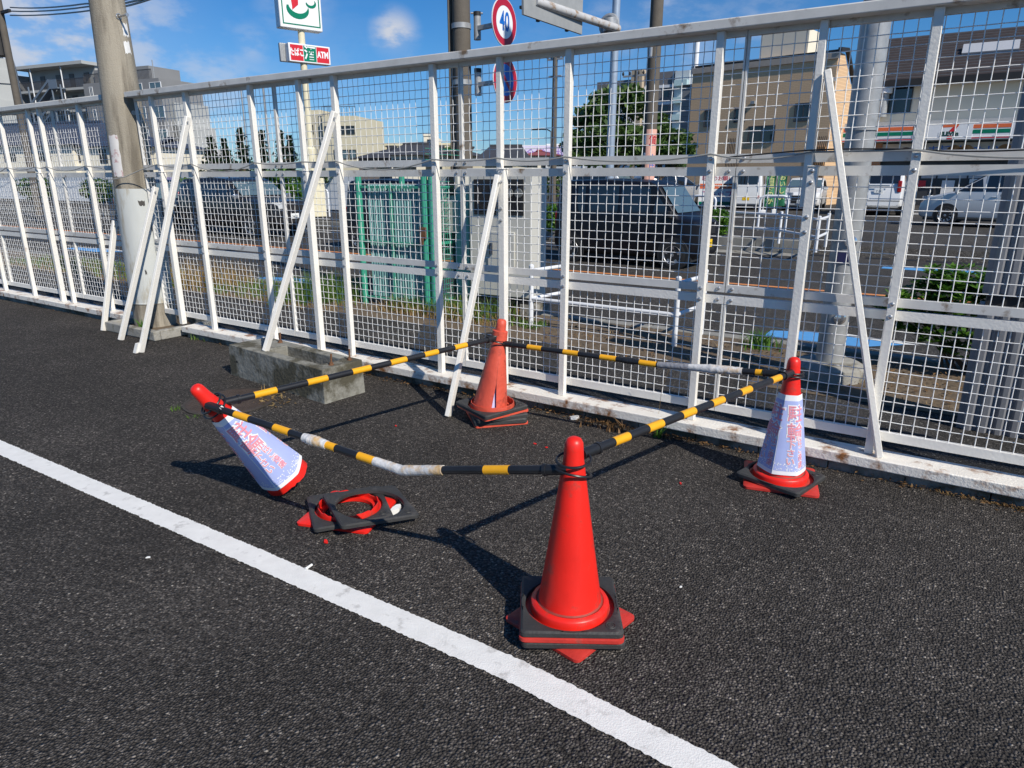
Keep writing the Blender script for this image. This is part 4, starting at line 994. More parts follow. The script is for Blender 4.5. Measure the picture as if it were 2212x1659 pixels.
# black kei van, near
h_ = FA+math.radians(-2)
p0 = gr(1452, 581, zr)
def from_front_wheel(p, h, sp, side=-1):
    d_ = Vector((math.cos(h), math.sin(h), 0)); l_ = Vector((-d_.y, d_.x, 0)); q = p-d_*sp['wheels'][0]-l_*side*(sp['W']/2-.05); return Vector((q.x, q.y, p.z))
car('black boxy kei van with yellow plate passing behind the white guard pipes', from_front_wheel(p0, h_, KEI), h_, KEI, P_BLACK, ROADG, plate=M_PLATEY, ptext='57-77', mirror=M_DARK)
h2 = FA+math.radians(1)
car('big dark grey off road wagon with roof rails passing left of the green cage', from_front_wheel(gr(546, 513, zr), h2, SUV), h2, SUV, P_GREY, ROADG, plate=M_PLATEW, ptext='34-21', rails=True, mirror=M_CHROME)
car('black kei car with yellow plate mostly hidden behind the green cage', from_front_wheel(gr(932, 552, zr), FA, KEI), FA, dict(KEI, zpf=.55), P_BLACK, ROADG, plate=M_PLATEY, ptext='83-02')
car('dark navy car half hidden behind the thick concrete pole', from_front_wheel(gr(345, 500, zr), FA, KEI), FA, KEI, P_NAVY, ROADG, plate=M_PLATEW, ptext='12-40')
zl_ = .15
def lotpos(u, v, z=zl_): return gr(u, v, z)
p = lotpos(1893, 466); hd = math.atan2(p.y, p.x)
car('white large off road wagon seen from behind in front of the shop', (p.x+.45*2.3, p.y+.89*2.3, zl_+.0), math.radians(62), SUV, P_WHITE, LOTG, plate=M_PLATEW, ptext='7 18')
p = lotpos(1720, 455); car('white hatchback with black grille facing the road', (p.x+.55*1.7, p.y+.83*1.7, zl_), math.radians(242), HATCH, P_WHITE, LOTG, plate=M_PLATEW, ptext='54-32', mirror=P_WHITE)
p = lotpos(1606, 453); car('white kei cargo van seen from behind beside green banners', (p.x+.4*1.7, p.y+.9*1.7, zl_), math.radians(68), VAN, P_WHITE, LOTG, plate=M_PLATEY, ptext='7 32', rim=M_DARK)
a_ = lotpos(1519, 441); c_ = lotpos(1437, 438)
h3 = math.radians(14); car('silver minivan parked behind the black kei van', from_front_wheel(lotpos(1512, 446), h3, MPV), h3, MPV, P_SILV, LOTG, plate=M_PLATEW, ptext='20-15')
h4 = FA+math.radians(172); 
def ffw(u, v, h, sp, side): return from_front_wheel(lotpos(u, v), h, sp, side)
car('pearl white minivan driving in front of the shop doors beside the ribbed column', ffw(2038, 486, h4, MPV, 1), h4, dict(MPV, W=1.72, spokes=10), P_WSILV, LOTG, mirror=P_WSILV)
p = dep(1295, 418, 33); car('white van cab showing over the roof of the black kei van', (p.x, p.y, zl_), FA, dict(VAN, wsglass=M_CGLASS), P_WHITE, LOTG)
p = lotpos(728, 445); car('dark car parked far off by the white hoarding', (p.x-.4, p.y+1.2, zl_), FA+.2, SEDAN, P_BLACK, LOTG)

# ------------------------------------------------------------------ posts, signs, cabinets
def pole(name, label, cat, u, v_base, r0, r1, z0, h, m, lean=0, n=20, p=None, group=None):
    p = gr(u, v_base, z0) if p is None else p
    r_ = thing(name, label, cat, (p.x, p.y, z0), FA, group); b = MB(); b.lathe([(r0, 0), (r1, h)], n=n); b.build('pole_shaft', m, r_, smooth=True); return r_, p
def cam_yaw(p): return math.atan2(-p.y, -p.x)
# dark utility pole carrying two round signs
pm, q = pole('utility_pole', 'dark concrete pole carrying the two round road signs', 'pole', 1008, 652, .118, .104, -.05, 9, M_POLE2)
b = MB(); b.tube([(-.145, -.03, 0), (-.14, -.03, 4), (-.13, -.03, 8.5)], .022, 8); b.tube([(-.125, -.1, 0), (-.12, -.1, 8.5)], .012, 8); b.build('conduit', M_POLE2, pm, smooth=True)
dirc = Vector((-q.x, -q.y, 0)).normalized(); rt = Vector((-dirc.y, dirc.x, 0))     # right as seen
def loc(w): return Matrix.Rotation(-FA, 4, 'Z') @ (Vector((w.x, w.y, w.z))-Vector((q.x, q.y, -.05)))
def zat(u, v, Y): return dep(u, v, Y).z
def signhead(name, label, uv0, uv1, Yd, build):
    pass
Ys = q.y-.25
def round_sign(label, uc, vc, vtop, fn):
    c_ = dep(uc, vc, Ys); rr = (zat(uc, vtop, Ys)-c_.z)
    fdir = Vector((.22, -1, -.0)).normalized(); fdir = Vector((FE.x, FE.y, 0))
    xr = Vector((-fdir.y, fdir.x, 0)); r_ = thing('road_sign', label, 'road sign', c_, 0, 'round road signs on the dark pole')
    rot = fdir.to_track_quat('Z', 'Y').to_matrix()
    M = Matrix((xr, Vector((0, 0, 1)), fdir)).transposed()
    def disc(r0, r1, o, name, m):
        b = MB(); 
        if r0: b.lathe([(r0, 0), (r1, 0)], fdir*o, 48, M, False, False)
        else: b.lathe([(r1, 0), (0, 0)], fdir*o, 48, M, False, False)
        return b.build(name, m, r_)
    b = MB(); b.lathe([(rr, -.012), (rr, 0), (0, 0)], (0, 0, 0), 48, M); b.build('sign_plate', M_SIGNW, r_)
    fn(r_, rr, disc, fdir, xr, M)
    # bracket back to the pole
    pc = Vector((q.x, q.y, c_.z)) - c_; side_ = xr*(-.05)
    b = MB()
    for dz in (-.02,): b.bar(-fdir*.03-xr*.04+Vector((0, 0, dz)), pc+rt*.19+dirc*.0+Vector((0, 0, dz)), .05, .05)
    br = b.build('bracket', M_GALV, r_)
    b = MB(); b.lathe([(.121, -.03), (.121, .03)], pc, 24, cap0=False, cap1=False); b.cyl(pc+rt*.2+Vector((0, 0, -.15)), pc+rt*.2+Vector((0, 0, .12)), .045); b.build('clamp', M_GALV, r_, smooth=True)
    b = MB(); b.cyl(pc+rt*.2+Vector((0, 0, .12)), pc+rt*.2+Vector((0, 0, .17)), .047); b.build('cap', M_DARK, r_, smooth=True)
    return r_
M_SIGNRED = mat('road_sign_red', (.44, .012, .03), .35)
def f40(r_, rr, disc, fdir, xr, M):
    disc(rr*.68, rr*.975, .0015, 'red_ring', M_SIGNRED)
    lettering('speed_number', '40', rr*1.12, M_SIGNB, r_, FR(fdir*.002+Vector((0, 0, 0)), xr, (0, 0, 1)), .006, sx=.72)
def fnp(r_, rr, disc, fdir, xr, M):
    disc(0, rr*.975, .0012, 'red_ring', M_SIGNRED); disc(0, rr*.68, .0022, 'blue_field', M_SIGNB)
    b = MB(); a_ = xr*-.707+Vector((0, 0, .707)); w_ = xr*.707+Vector((0, 0, .707)); o = fdir*.0032
    b.poly([o+a_*rr*.7-w_*rr*.085, o+a_*rr*.7+w_*rr*.085, o-a_*rr*.7+w_*rr*.085, o-a_*rr*.7-w_*rr*.085]); b.build('red_slash', M_SIGNRED, r_)
round_sign('round red ringed speed limit sign reading 40', 1090, 48, -5, f40)
round_sign('round no parking sign of red slash on blue', 1092, 173, 122, fnp)
for k, (v, s_) in enumerate(((28, 1), )):
    z_ = zat(1030, v, q.y); b = MB(); b.cyl(loc(Vector((q.x, q.y, z_))+rt*.12), loc(Vector((q.x, q.y, z_))+rt*.27), .012); b.build('step_bolt', M_BOLT, pm)
# meter box on that pole
def boxthing(name, label, cat, w0, w1, zlo, zhi, depth_, m, yaw, bev=.01):
    pass
mbx = thing('meter_box', 'small beige meter box with dark window fixed to the dark pole', 'meter box', dep(973, 503, q.y-.3), FA)
zt_ = zat(973, 371, q.y-.3)-mbx.location.z
b = MB(); b.b2(-.15, .15, -.0, .26, 0, zt_); b.build('box_body', M_CAB, mbx, bevel=.015)
b = MB(); b.b2(-.03, .10, -.012, -.002, zt_*.62, zt_*.92); b.build('window', M_DGLASS, mbx, bevel=.004)
b = MB(); b.b2(-.145, .145, -.014, -.002, .02, zt_*.52); b.build('lid', M_CAB, mbx, bevel=.004)
b = MB(); b.tube([(.1, .15, -.55), (.1, .15, .02)], .05, 10); b.build('conduit', M_DARK, mbx, smooth=True)
# large grey cabinet
cp = gr(1020, 668, -.05); c2_ = gr(1135, 690, -.05)
cb = thing('utility_cabinet', 'tall beige grey metering cabinet with a dark meter window', 'cabinet', (gr(1148, 700, -.05).x, gr(1148, 700, -.05).y+.45, -.05), FA+math.radians(4))
hc = zat(1136, 368, cb.location.y)+.05
b = MB(); b.b2(-.88, 0, 0, .42, .22, hc); b.b2(-.9, .02, -.02, .44, hc, hc+.03); b.build('cabinet_body', M_CAB, cb, bevel=.012)
b = MB(); b.b2(-.82, -.05, .03, .4, 0, .22); b.build('plinth', M_DARK, cb)
b = MB(); b.b2(-.16, .06, .02, .42, -.1, .14); b.build('foot_block', M_CONC, cb)
b = MB(); b.b2(-.80, -.10, -.014, -.001, hc-.52, hc-.1); wfr = b.build('window_frame', M_DARK, cb, bevel=.03, bseg=4)
b = MB(); b.b2(-.77, -.13, -.019, -.0145, hc-.48, hc-.14); b.build('meter_window', M_DGLASS, wfr, bevel=.01)
for k in range(3):
    b = MB(); b.lathe([(.055, 0), (.052, .015), (.02, .018)], (-.42+.13*k, -.022, hc-.26), 20, Matrix.Rotation(PI/2, 3, 'X')); b.build('meter', mat('meter_grey', (.14, .15, .15), .4), cb, smooth=True)
b = MB(); b.b2(-.6, -.22, -.022, -.001, hc-1.15, hc-.72); dp = b.build('hatch', M_CAB, cb, bevel=.006)
b = MB(); b.b2(-.56, -.53, -.05, -.02, hc-1.0, hc-.86); b.build('handle', M_DARK, dp)
# green cage
ge = thing('green_cage', 'tall green steel cage of tubular posts, mesh and teal corrugated panels', 'cage', gr(790, 655, -.05), FA)
hg = zat(790, 378, ge.location.y)+.05
gw_, gd_ = 1.12, .85
b = MB()
for k, (x, y) in enumerate(((0, 0), (gw_, 0), (gw_+.1, .02), (gw_+.02, gd_), (0, gd_))):
    b = MB(); b.cyl((x, y, 0), (x, y, hg), .042, n=14); b.build('post', M_GRN, ge, smooth=True)
b = MB()
for z_ in (.1, .85, hg-.15): b.bar((0, 0, z_), (gw_, 0, z_), .03, .03); b.bar((gw_, 0, z_), (gw_, gd_, z_), .03, .03)
b.bar((gw_*.5, 0, .1), (gw_*.5, 0, hg-.1), .025, .025); b.build('frame_bars', M_GRN, ge)
b = MB(); k = 40; rows = [[], []]
for i in range(k*2+1):
    x = .12+(gw_-.22)*i/(k*2); y = .06+(.018 if (i//2) % 2 else -.018)
    for j, z_ in enumerate((.12, hg-.12)): rows[j].append(b.b.verts.new((x, y, z_)))
for i in range(k*2): b.b.faces.new((rows[0][i], rows[0][i+1], rows[1][i+1], rows[1][i]))
pa = b.build('corrugated_panel', M_TEAL, ge); sd_ = pa.modifiers.new('solid', 'SOLIDIFY'); sd_.thickness = .004
b = MB(); b.b2(gw_+.08, gw_+.3, .5, .7, .15, hg-.2); b.build('side_panel', M_TEAL, ge)
b = MB()
for i in range(18): b.bar((gw_+.02, .05+.045*i, .1), (gw_+.02, .05+.045*i, hg-.15), .005, .005)
for i in range(30): b.bar((gw_+.02, .02, .12+.065*i), (gw_+.02, gd_, .12+.065*i), .005, .005)
b.build('wire_mesh', M_GRN, ge)
b = MB(); b.b2(gw_-.04, gw_+.05, -.07, -.04, .93, 1.07); b.b2(gw_-.03, gw_+.02, -.085, -.07, .85, .95); b.build('latch', M_RUST, ge)
# guard pipes, near
def guard(label, pts, base_z, h, rails_z, r=.027, group='white guard pipe fences', posts=None, rr=.022):
    """pts in world; posts at each, rails between"""
    o = pts[0]; r_ = thing('guard_pipe', label, 'guard rail', (o.x, o.y, base_z), 0, group)
    P_ = [Vector((p.x-o.x, p.y-o.y, 0)) for p in pts]
    for i, p in enumerate(P_):
        if posts is not None and i not in posts: continue
        b = MB(); b.cyl(p+Vector((0, 0, -.02)), p+Vector((0, 0, h)), r, n=14); b.lathe([(r*1.12, 0), (r*1.1, .02), (r*.6, .032), (0, .034)], p+Vector((0, 0, h)), 14); b.build('post', M_PIPE, r_, smooth=True)
    for z_ in rails_z:
        for a_, c_ in zip(P_[:-1], P_[1:]):
            b = MB(); b.cyl(a_+Vector((0, 0, z_)), c_+Vector((0, 0, z_)), rr, n=12); b.build('rail', M_PIPE, r_, smooth=True)
    return r_
g1 = gr(1147, 705, -.05); g2 = gr(1456, 748, -.05)
fwd = Vector((FN.x, FN.y, 0)); al = Vector((FE.x, FE.y, 0))
hgp = zat(1147, 577, g1.y)+.05
guard('near white two rail guard pipe beside the beige cabinet, returning to the kerb', [g1+fwd*.62+al*.1, g1, g2, g2+fwd*.7+al*.05], -.05, hgp, (hgp-.04, hgp-.36))
f1 = gr(1550, 508, 0.1); f2 = gr(1682, 520, .1); f3 = gr(1762, 538, .1); f4 = gr(1783, 527, .1)
hf = zat(1682, 455, f2.y)-.05
e1 = gr(1520, 520, .1)
guard('white guard pipe on the far kerb in front of the lot entrance', [f1-al*2.4+fwd*-.5, f1, f2, f3, f4], .05, hf-.05, (hf-.1, hf-.48), r=.036, rr=.032)
def arch(label, ua, ub, v, zz, h):
    a_ = gr(ua, v, zz); c_ = gr(ub, v+2, zz); o = a_; r_ = thing('hoop_barrier', label, 'barrier', (a_.x, a_.y, zz), 0, 'white hoop barriers at the lot edge')
    d_ = c_-a_; L_ = d_.length; d_.normalize(); pts = [Vector((0, 0, 0)), Vector((0, 0, h-.16))]
    for k in range(1, 7): t = k/6*PI/2; pts.append(d_*(.16-.16*math.cos(t))+Vector((0, 0, h-.16+.16*math.sin(t))))
    for k in range(0, 7): t = k/6*PI/2; pts.append(d_*(L_-.16+.16*math.sin(t))+Vector((0, 0, h-.16+.16*math.cos(t))))
    pts.append(d_*L_); b = MB(); b.tube(pts, .038, 12); b.build('hoop', M_PIPE, r_, smooth=True); 
    b = MB(); b.box(d_*L_*.5+Vector((0, 0, h-.12)), (.0, .0, .0)) if False else None
    return r_
arch('white steel hoop barrier behind the far guard pipe, below the hatchback', 1636, 1695, 497, .08, 1.02)
arch('white steel hoop barrier just behind the front of the black kei van', 1548, 1640-90, 497, .08, 1.02) if False else None
arch('white steel hoop barrier right behind the bonnet of the black kei van', 1490, 1541, 492, .08, 1.0)
# galvanised lamp post, right
lp, q2 = pole('lamp_post', 'thick galvanised lamp post on a round concrete foot behind the fence', 'lamp post', 1790, 786, .112, .098, .06, 7, M_GALV)
b = MB(); b.lathe([(.3, -.14), (.29, -.0), (.24, .03), (.12, .035)], n=28); b.build('concrete_foot', M_CONC, lp, smooth=True, angle=30)
for z_ in (.42, 1.05):
    d_ = Matrix.Rotation(-FA, 3, 'Z') @ Vector((-q2.x, -q2.y, 0)).normalized(); d_ = Matrix.Rotation(.35, 3, 'Z') @ d_
    b = MB(); b.lathe([(.05, 0), (.048, .012), (.02, .02)], d_*.108+Vector((0, 0, z_)), 20, d_.to_track_quat('Z', 'Y').to_matrix()); b.build('bolt_cap', M_CHROME, lp, smooth=True)
b = MB(); d3 = Matrix.Rotation(-.2, 3, 'Z') @ d_; b.box(d3*.112+Vector((0, 0, .92)), (.01, .13, .09), Matrix.Rotation(math.atan2(d3.y, d3.x), 3, 'Z')); b.build('number_label', mat('navy_label', (.01, .012, .06), .5), lp)
for z_ in (1.9, 2.75): b = MB(); b.lathe([(.118, 0), (.118, .03)], (0, 0, z_), 24, cap0=False, cap1=False); b.build('band', M_GALV, lp, smooth=True)
# ribbed column at the right
cs = grs(2075, 925, -.05)
rc_ = thing('ribbed_column', 'large grey column clad in vertical ribbed sheet at the right edge', 'column', W(cs[0], cs[1], -.05), FA)
b = MB(); w_, dd_ = .6, .16; ol = []
nr = 7
for i in range(nr):
    x0 = w_*i/nr; ol += [(x0, 0), (x0+.02, -.028), (x0+w_/nr*.55, -.028), (x0+w_/nr*.55+.02, 0)]
ol += [(w_, 0), (w_, dd_), (0, dd_)]
nr2 = 4
for i in range(nr2)[::-1]:
    y0 = dd_*i/nr2; ol += [(0, y0+dd_/nr2*.95), (-.028, y0+dd_/nr2*.75), (-.028, y0+dd_/nr2*.35), (0, y0+dd_/nr2*.15)]
b.prism([(x, y, 0) for x, y in ol], (0, 0, .86)); b.build('lower_cladding', M_RIB, rc_)
b = MB(); b.prism([(x, y, .93) for x, y in ol], (0, 0, 1.85)); b.build('upper_cladding', M_RIB, rc_)
b = MB(); b.b2(.0, w_, .0, dd_, .85, .94); b.build('rail_shadow_strip', M_DARK, rc_)  # dark strip modelled in place of the fence rails' shadow on the column
# thin sign post carrying the direction sign seen from behind
Yp = 17.5; pb = dep(1316, 400, Yp)
sp_ = thing('sign_gantry', 'pale steel post with an arm holding a traffic board seen from behind', 'sign post', (pb.x, pb.y, -.0), FA)
def L2(w, r_): return Matrix.Rotation(-r_.rotation_euler.z, 4, 'Z') @ (w-r_.location)
b = MB(); b.cyl((0, 0, -.2), (0, 0, 9), .1, .085, 20); b.build('post', mat('blue_grey_steel', (.36, .43, .52), .4, metal=.3), sp_, smooth=True)
A_ = L2(dep(1335, 62, Yp-.2), sp_); B_ = L2(dep(1155, 3, Yp-2.6), sp_)
b = MB(); b.cyl(A_, B_, .085, n=14); b.build('arm', mat('rusty_grey_pipe', (.5, .5, .5), .5, stain=(.3, .2, .12), stain_amt=.42, stain_scale=7), sp_, smooth=True)
b = MB(); b.ring(L2(dep(1316, 55, Yp-.1), sp_), .2, .06, 20, 8, Matrix.Rotation(PI/2, 3, 'X')); b.cyl(L2(dep(1316, 40, Yp-.2), sp_), L2(dep(1318, 66, Yp-.2), sp_), .16); b.build('clamp', M_GALV, sp_, smooth=True)
cns = [L2(dep(u, v, Y_), sp_) for u, v, Y_ in ((1127, 32, Yp-2.9), (1253, 75, Yp-1.2), (1257, -70, Yp-1.2), (1125, -115, Yp-2.9))]
nb = (cns[1]-cns[0]).cross(cns[3]-cns[0]).normalized()
b = MB(); b.prism(cns, nb*.05); b.build('board_back', mat('board_back_grey', (.3, .31, .31), .5), sp_)
b = MB()
for t in (.12, .36, .6, .84):
    a0 = cns[0].lerp(cns[3], t); a1 = cns[1].lerp(cns[2], t); b.bar(a0-nb*.03, a1-nb*.03, .05, .05, up=nb)
for t in (.3, .8): b.bar(cns[0].lerp(cns[1], t)-nb*.07, cns[3].lerp(cns[2], t)-nb*.07, .07, .05, up=nb)
b.build('back_rib', M_DARK, sp_)
# utility pole with pink advert
Yq = 20; pb = dep(1397, 420, Yq)
up = thing('utility_pole', 'brown concrete pole wrapped with a pink advertising sheet', 'pole', (pb.x, pb.y, -.0), FA)
b = MB(); b.lathe([(.185, 0), (.155, 10)], n=24); b.build('pole_shaft', M_POLE2, up, smooth=True)
fa = math.atan2(-pb.y, -pb.x)-FA; z1_ = dep(1397, 280, Yq).z
pk = curved_patch(.19, fa-.5, fa+1.3, .9, z1_).build('pink_advert', mat('pink_advert_sheet', (.75, .42, .33), .5, var=.05), up, smooth=True)
def on_cyl(r, a0, z0, sx=1): return lambda x, y: (r*math.cos(a0+x/r*sx), r*math.sin(a0+x/r*sx), z0+y)
lettering('advert_mark', '質', .26, M_SIGNRED, up, None, .004, on_cyl(.194, fa+.55, z1_-.3), 2)
lettering('advert_lettering', '上\n田\n店', .2, M_SIGNB, up, None, .002, on_cyl(.194, fa+.6, z1_-.95), 2)
lettering('advert_lettering', 'ア\nテ', .34, M_INK, up, None, .004, on_cyl(.194, fa+.5, z1_-1.85), 2)
for v in (112, 300, 340): curved_patch(.188, fa-.9, fa-.3, dep(1390, v+12, Yq).z, dep(1390, v-10, Yq).z).build('white_label', M_PAPER, up, smooth=True)
# far poles
def farpole(label, u, v0, vtop, Y_, r, m, arm=0, name='utility_pole'):
    p_ = dep(u, v0, Y_); r_ = thing(name, label, 'pole', (p_.x, p_.y, .1), FA); hh = dep(u, vtop, Y_).z-.1
    b = MB(); b.lathe([(r, 0), (r*.8, hh)], n=14); b.build('pole_shaft', m, r_, smooth=True)
    if arm:
        b = MB(); b.bar((-arm, 0, hh-.3), (arm, 0, hh-.3), .1, .1); b.bar((-arm*.8, 0, hh-1.2), (arm*.8, 0, hh-1.2), .1, .1)
        b.build('cross_arm', M_GALV, r_)
        b = MB()
        for x in (-arm, -arm*.5, 0.12, arm*.5, arm): b.lathe([(.05, 0), (.08, .1), (.05, .2), (.0, .24)], (x, 0, hh-.25), 8)
        b.build('insulator', M_DARK, r_)
    return r_, p_, hh
farpole('thin dark pole standing far behind between the signs and the tree', 1196, 340, 115, 42, .17, M_POLE2, .5)
r7, p7, h7 = farpole('pole with cross arms and transformers before the distant tower block', 1366, 350, 152, 46, .16, M_POLE2, .9)
b = MB(); b.cyl((-.75, 0, h7-3.4), (-.75, 0, h7-2.2), .3); b.cyl((-.05, -.5, h7-3.2), (-.05, -.5, h7-2.1), .3); b.build('transformer', M_GALV, r7, smooth=True)
r8, p8, h8 = farpole('grey concrete pole at far left before the stair block', 42, 240, -60, 30, .15, M_POLE2, 0)
b = MB(); zz8 = dep(30, 28, 30).z-.1; b.bar((-.9, 0, zz8), (.8, 0, zz8), .1, .1); b.cyl((-.65, 0, zz8-1.5), (-.65, 0, zz8-.5), .32, n=16); b.build('transformer', M_DARK, r8, smooth=True)
for k, (va, vb, vc) in enumerate(((16, 8, -3), (24, 13, 0), (33, 20, 0))):
    a_ = dep(22, va, 30); c_ = dep(185+15*k, vb, 22); d_ = dep(330+k*0, vc-12+4*k, 15); b = MB(); b.tube([a_.lerp(c_, t/6)+Vector((0, 0, -.06*(1-(2*t/6-1)**2))) for t in range(7)]+[c_.lerp(d_, t/6)+Vector((0, 0, -.05*(1-(2*t/6-1)**2))) for t in range(1, 7)], .022, 6)
    tag(b.build('overhead_wire', M_BLK, smooth=True), ['overhead wire, highest of three at top left', 'overhead wire, middle of three at top left', 'overhead wire, lowest of three at top left'][k], 'wire', 'overhead wires at top left')
sl, psl, hsl = farpole('small street lamp between the houses and the far pole', 1190, 345, 283, 50, .07, M_GALV, 0, 'street_lamp')
b = MB(); b.tube([(0, 0, hsl-.05), (-.3, 0, hsl+.1), (-.9, 0, hsl+.15)], .04, 8); b.box((-1.2, 0, hsl+.15), (.6, .2, .1)); b.build('lamp_head', M_DARK, sl, smooth=True)
for u, Y_, vt in ((585, 38, 180), (538, 60, 183)):
    farpole('slim pale lamp pole seen through the fence above the pines' if u == 585 else 'faint slim pole left of the pale lamp pole', u, 360, vt, Y_, .07, M_GALV, 0, 'street_lamp')
# tall roadside sign of the shop
Yy = 28.5; pb = dep(682, 462, Yy)
ps = thing('pylon_sign', 'cream pole sign with a white square board and small tobacco and liquor board', 'sign', (pb.x, pb.y, .12), math.radians(38))
hb = dep(640, 66, Yy).z-.12
b = MB(); b.lathe([(.2, 0), (.2, 2.6), (.13, 2.7), (.125, hb+.3)], n=24); b.build('pole_shaft', M_CREAM, ps, smooth=True, angle=30)
b = MB(); b.b2(-.36, .36, -.3, .3, 0, 1.5); b.build('base', M_CREAM, ps, bevel=.03)
sx0, sx1 = -.86, .78; sh_ = 2.1
b = MB(); b.b2(sx0, sx1, -.22, .22, hb, hb+sh_); bd = b.build('main_board', M_SIGNW, ps, bevel=.03)
yf = -.222
def flatpoly(pts, m, name, par, y=yf, s_=1): b = MB(); b.poly([(x, y, z) for x, z in pts]); return b.build(name, m, par)
def framepoly(x0, x1, z0, z1, w, m, name, par, y):
    b = MB(); b.b2(x0, x1, y, y+.001, z0, z0+w); b.b2(x0, x1, y, y+.001, z1-w, z1); b.b2(x0, x0+w, y, y+.001, z0+w, z1-w); b.b2(x1-w, x1, y, y+.001, z0+w, z1-w); return b.build(name, m, par)
framepoly(sx0+.1, sx1-.08, hb+.12, hb+sh_-.1, .045, M_GREEN7, 'green_border', bd, yf-.004)
lettering('board_lettering', '& i HOLDINGS', .2, M_GREEN7, bd, FR((-.04, yf-.004, hb+1.42), (1, 0, 0), (0, 0, 1)), .004)
flatpoly([(-.42, hb+1.28), (-.1, hb+1.28), (-.12, hb+.82), (-.36, hb+.62), (-.36, hb+.75)], M_RED7, 'red_mark', bd, yf-.005)
def crescent(cx, cz, r0, r1, a0, a1, m, par, y, flip=1):
    b = MB(); A = []; B = []
    for k in range(17):
        t = k/16; a_ = math.radians(a0+(a1-a0)*t); w_ = (r1-r0)*math.sin(PI*min(1, t*.9+.1)); A.append((cx+(r0)*math.cos(a_), y, cz+r0*math.sin(a_)*.8)); B.append((cx+(r0+w_)*math.cos(a_), y, cz+(r0+w_)*math.sin(a_)*.8))
    va = [b.b.verts.new(p) for p in A]; vb = [b.b.verts.new(p) for p in B]
    for k in range(16): b.b.faces.new((va[k], va[k+1], vb[k+1], vb[k]))
    return b.build('green_mark', m, par)
crescent(-.12, hb+.83, .38, .62, 190, 350, M_GREEN7, bd, yf-.006)
crescent(.36, hb+.98, .16, .28, 200, 385, M_GREEN7, bd, yf-.0065)
zb0, zb1 = dep(640, 137, Yy).z-.12, dep(640, 97, Yy).z-.12
b = MB(); b.b2(-.62, 1.02, -.2, .14, zb0-.0, zb1); sb = b.build('small_board', M_SIGNW, ps, bevel=.02)
b = MB(); b.b2(-.82, .7, .15, .3, zb0+.02, zb1+.02); b.build('rear_board', M_GALV, ps, bevel=.02)
tw = (1.02+.62-.1)/3; hh = zb1-zb0
for k, (tx, m) in enumerate((('たばこ', M_RED7), ('酒', M_GREEN7), ('ATM', M_RED7))):
    x0 = -.57+tw*k; flatpoly([(x0+.01, zb0+.05), (x0+tw-.01, zb0+.05), (x0+tw-.01, zb1-.05), (x0+.01, zb1-.05)], m, 'colour_panel', sb, -.203)
    lettering('board_lettering', tx, (.29, .5, .31)[k], M_SIGNW, sb, FR((x0+tw/2, -.206, (zb0+zb1)/2), (1, 0, 0), (0, 0, 1)), .012, sx=(.68, .9, .7)[k])
# ------------------------------------------------------------------ buildings
M_BGREY = mat('apartment_grey_render', (.22, .225, .23), .8, var=.06, scale=.6)
M_BLIGHT = mat('pale_grey_render', (.40, .41, .40), .8, var=.07, scale=.5)
M_BWHITE = mat('white_wall_panel', (.74, .76, .78), .7, var=.04, scale=.8)
M_BCREAM = mat('cream_render', (.60, .55, .40), .8, var=.05, scale=.5)
M_BCREAM2 = mat('off_white_render', (.76, .71, .58), .8, var=.05, scale=.5)
M_ROOFD = mat('dark_roof_tiles', (.05, .052, .06), .7, var=.2, scale=3)
M_ROOFN = mat('navy_roof_tiles', (.045, .055, .085), .6, var=.2, scale=2)
M_ROOFR = mat('red_roof_sheet', (.28, .07, .06), .6, var=.1)
M_STEEL = mat('blue_grey_stair_steel', (.16, .2, .25), .5, metal=.2)
M_RAILD = mat('dark_balcony_rail', (.05, .05, .055), .5)
M_TANW = None
def tilewall(name, c1, c2, mort, sx, sz):
    m = bpy.data.materials.new(name); m.use_nodes = True; t = m.node_tree; b = t.nodes['Principled BSDF']; b.inputs['Roughness'].default_value = .8
    tc = t.nodes.new('ShaderNodeTexCoord'); mp_ = t.nodes.new('ShaderNodeMapping'); mp_.inputs['Rotation'].default_value = (PI/2, 0, 0)
    br = t.nodes.new('ShaderNodeTexBrick'); br.inputs['Scale'].default_value = 1; br.inputs['Color1'].default_value = (*c1, 1); br.inputs['Color2'].default_value = (*c2, 1); br.inputs['Mortar'].default_value = (*mort, 1)
    br.inputs['Brick Width'].default_value = sx; br.inputs['Row Height'].default_value = sz; br.inputs['Mortar Size'].default_value = .02
    t.links.new(tc.outputs['Object'], mp_.inputs[0]); t.links.new(mp_.outputs[0], br.inputs['Vector']); t.links.new(br.outputs[0], b.inputs['Base Color']); return m
M_TAN = tilewall('tan_tile_wall', (.72, .50, .30), (.69, .475, .28), (.62, .42, .25), .3, .09)
M_GTILE = tilewall('grey_panel_wall', (.30, .305, .31), (.28, .285, .29), (.2, .2, .2), 1.2, .6)
def building(name, label, o, rot, cat='building', group=None): return thing(name, label, cat, o, rot, group)
def block(par, name, m, x0, x1, y0, y1, z0, z1): b = MB(); b.b2(x0, x1, y0, y1, z0, z1); return b.build(name, m, par)
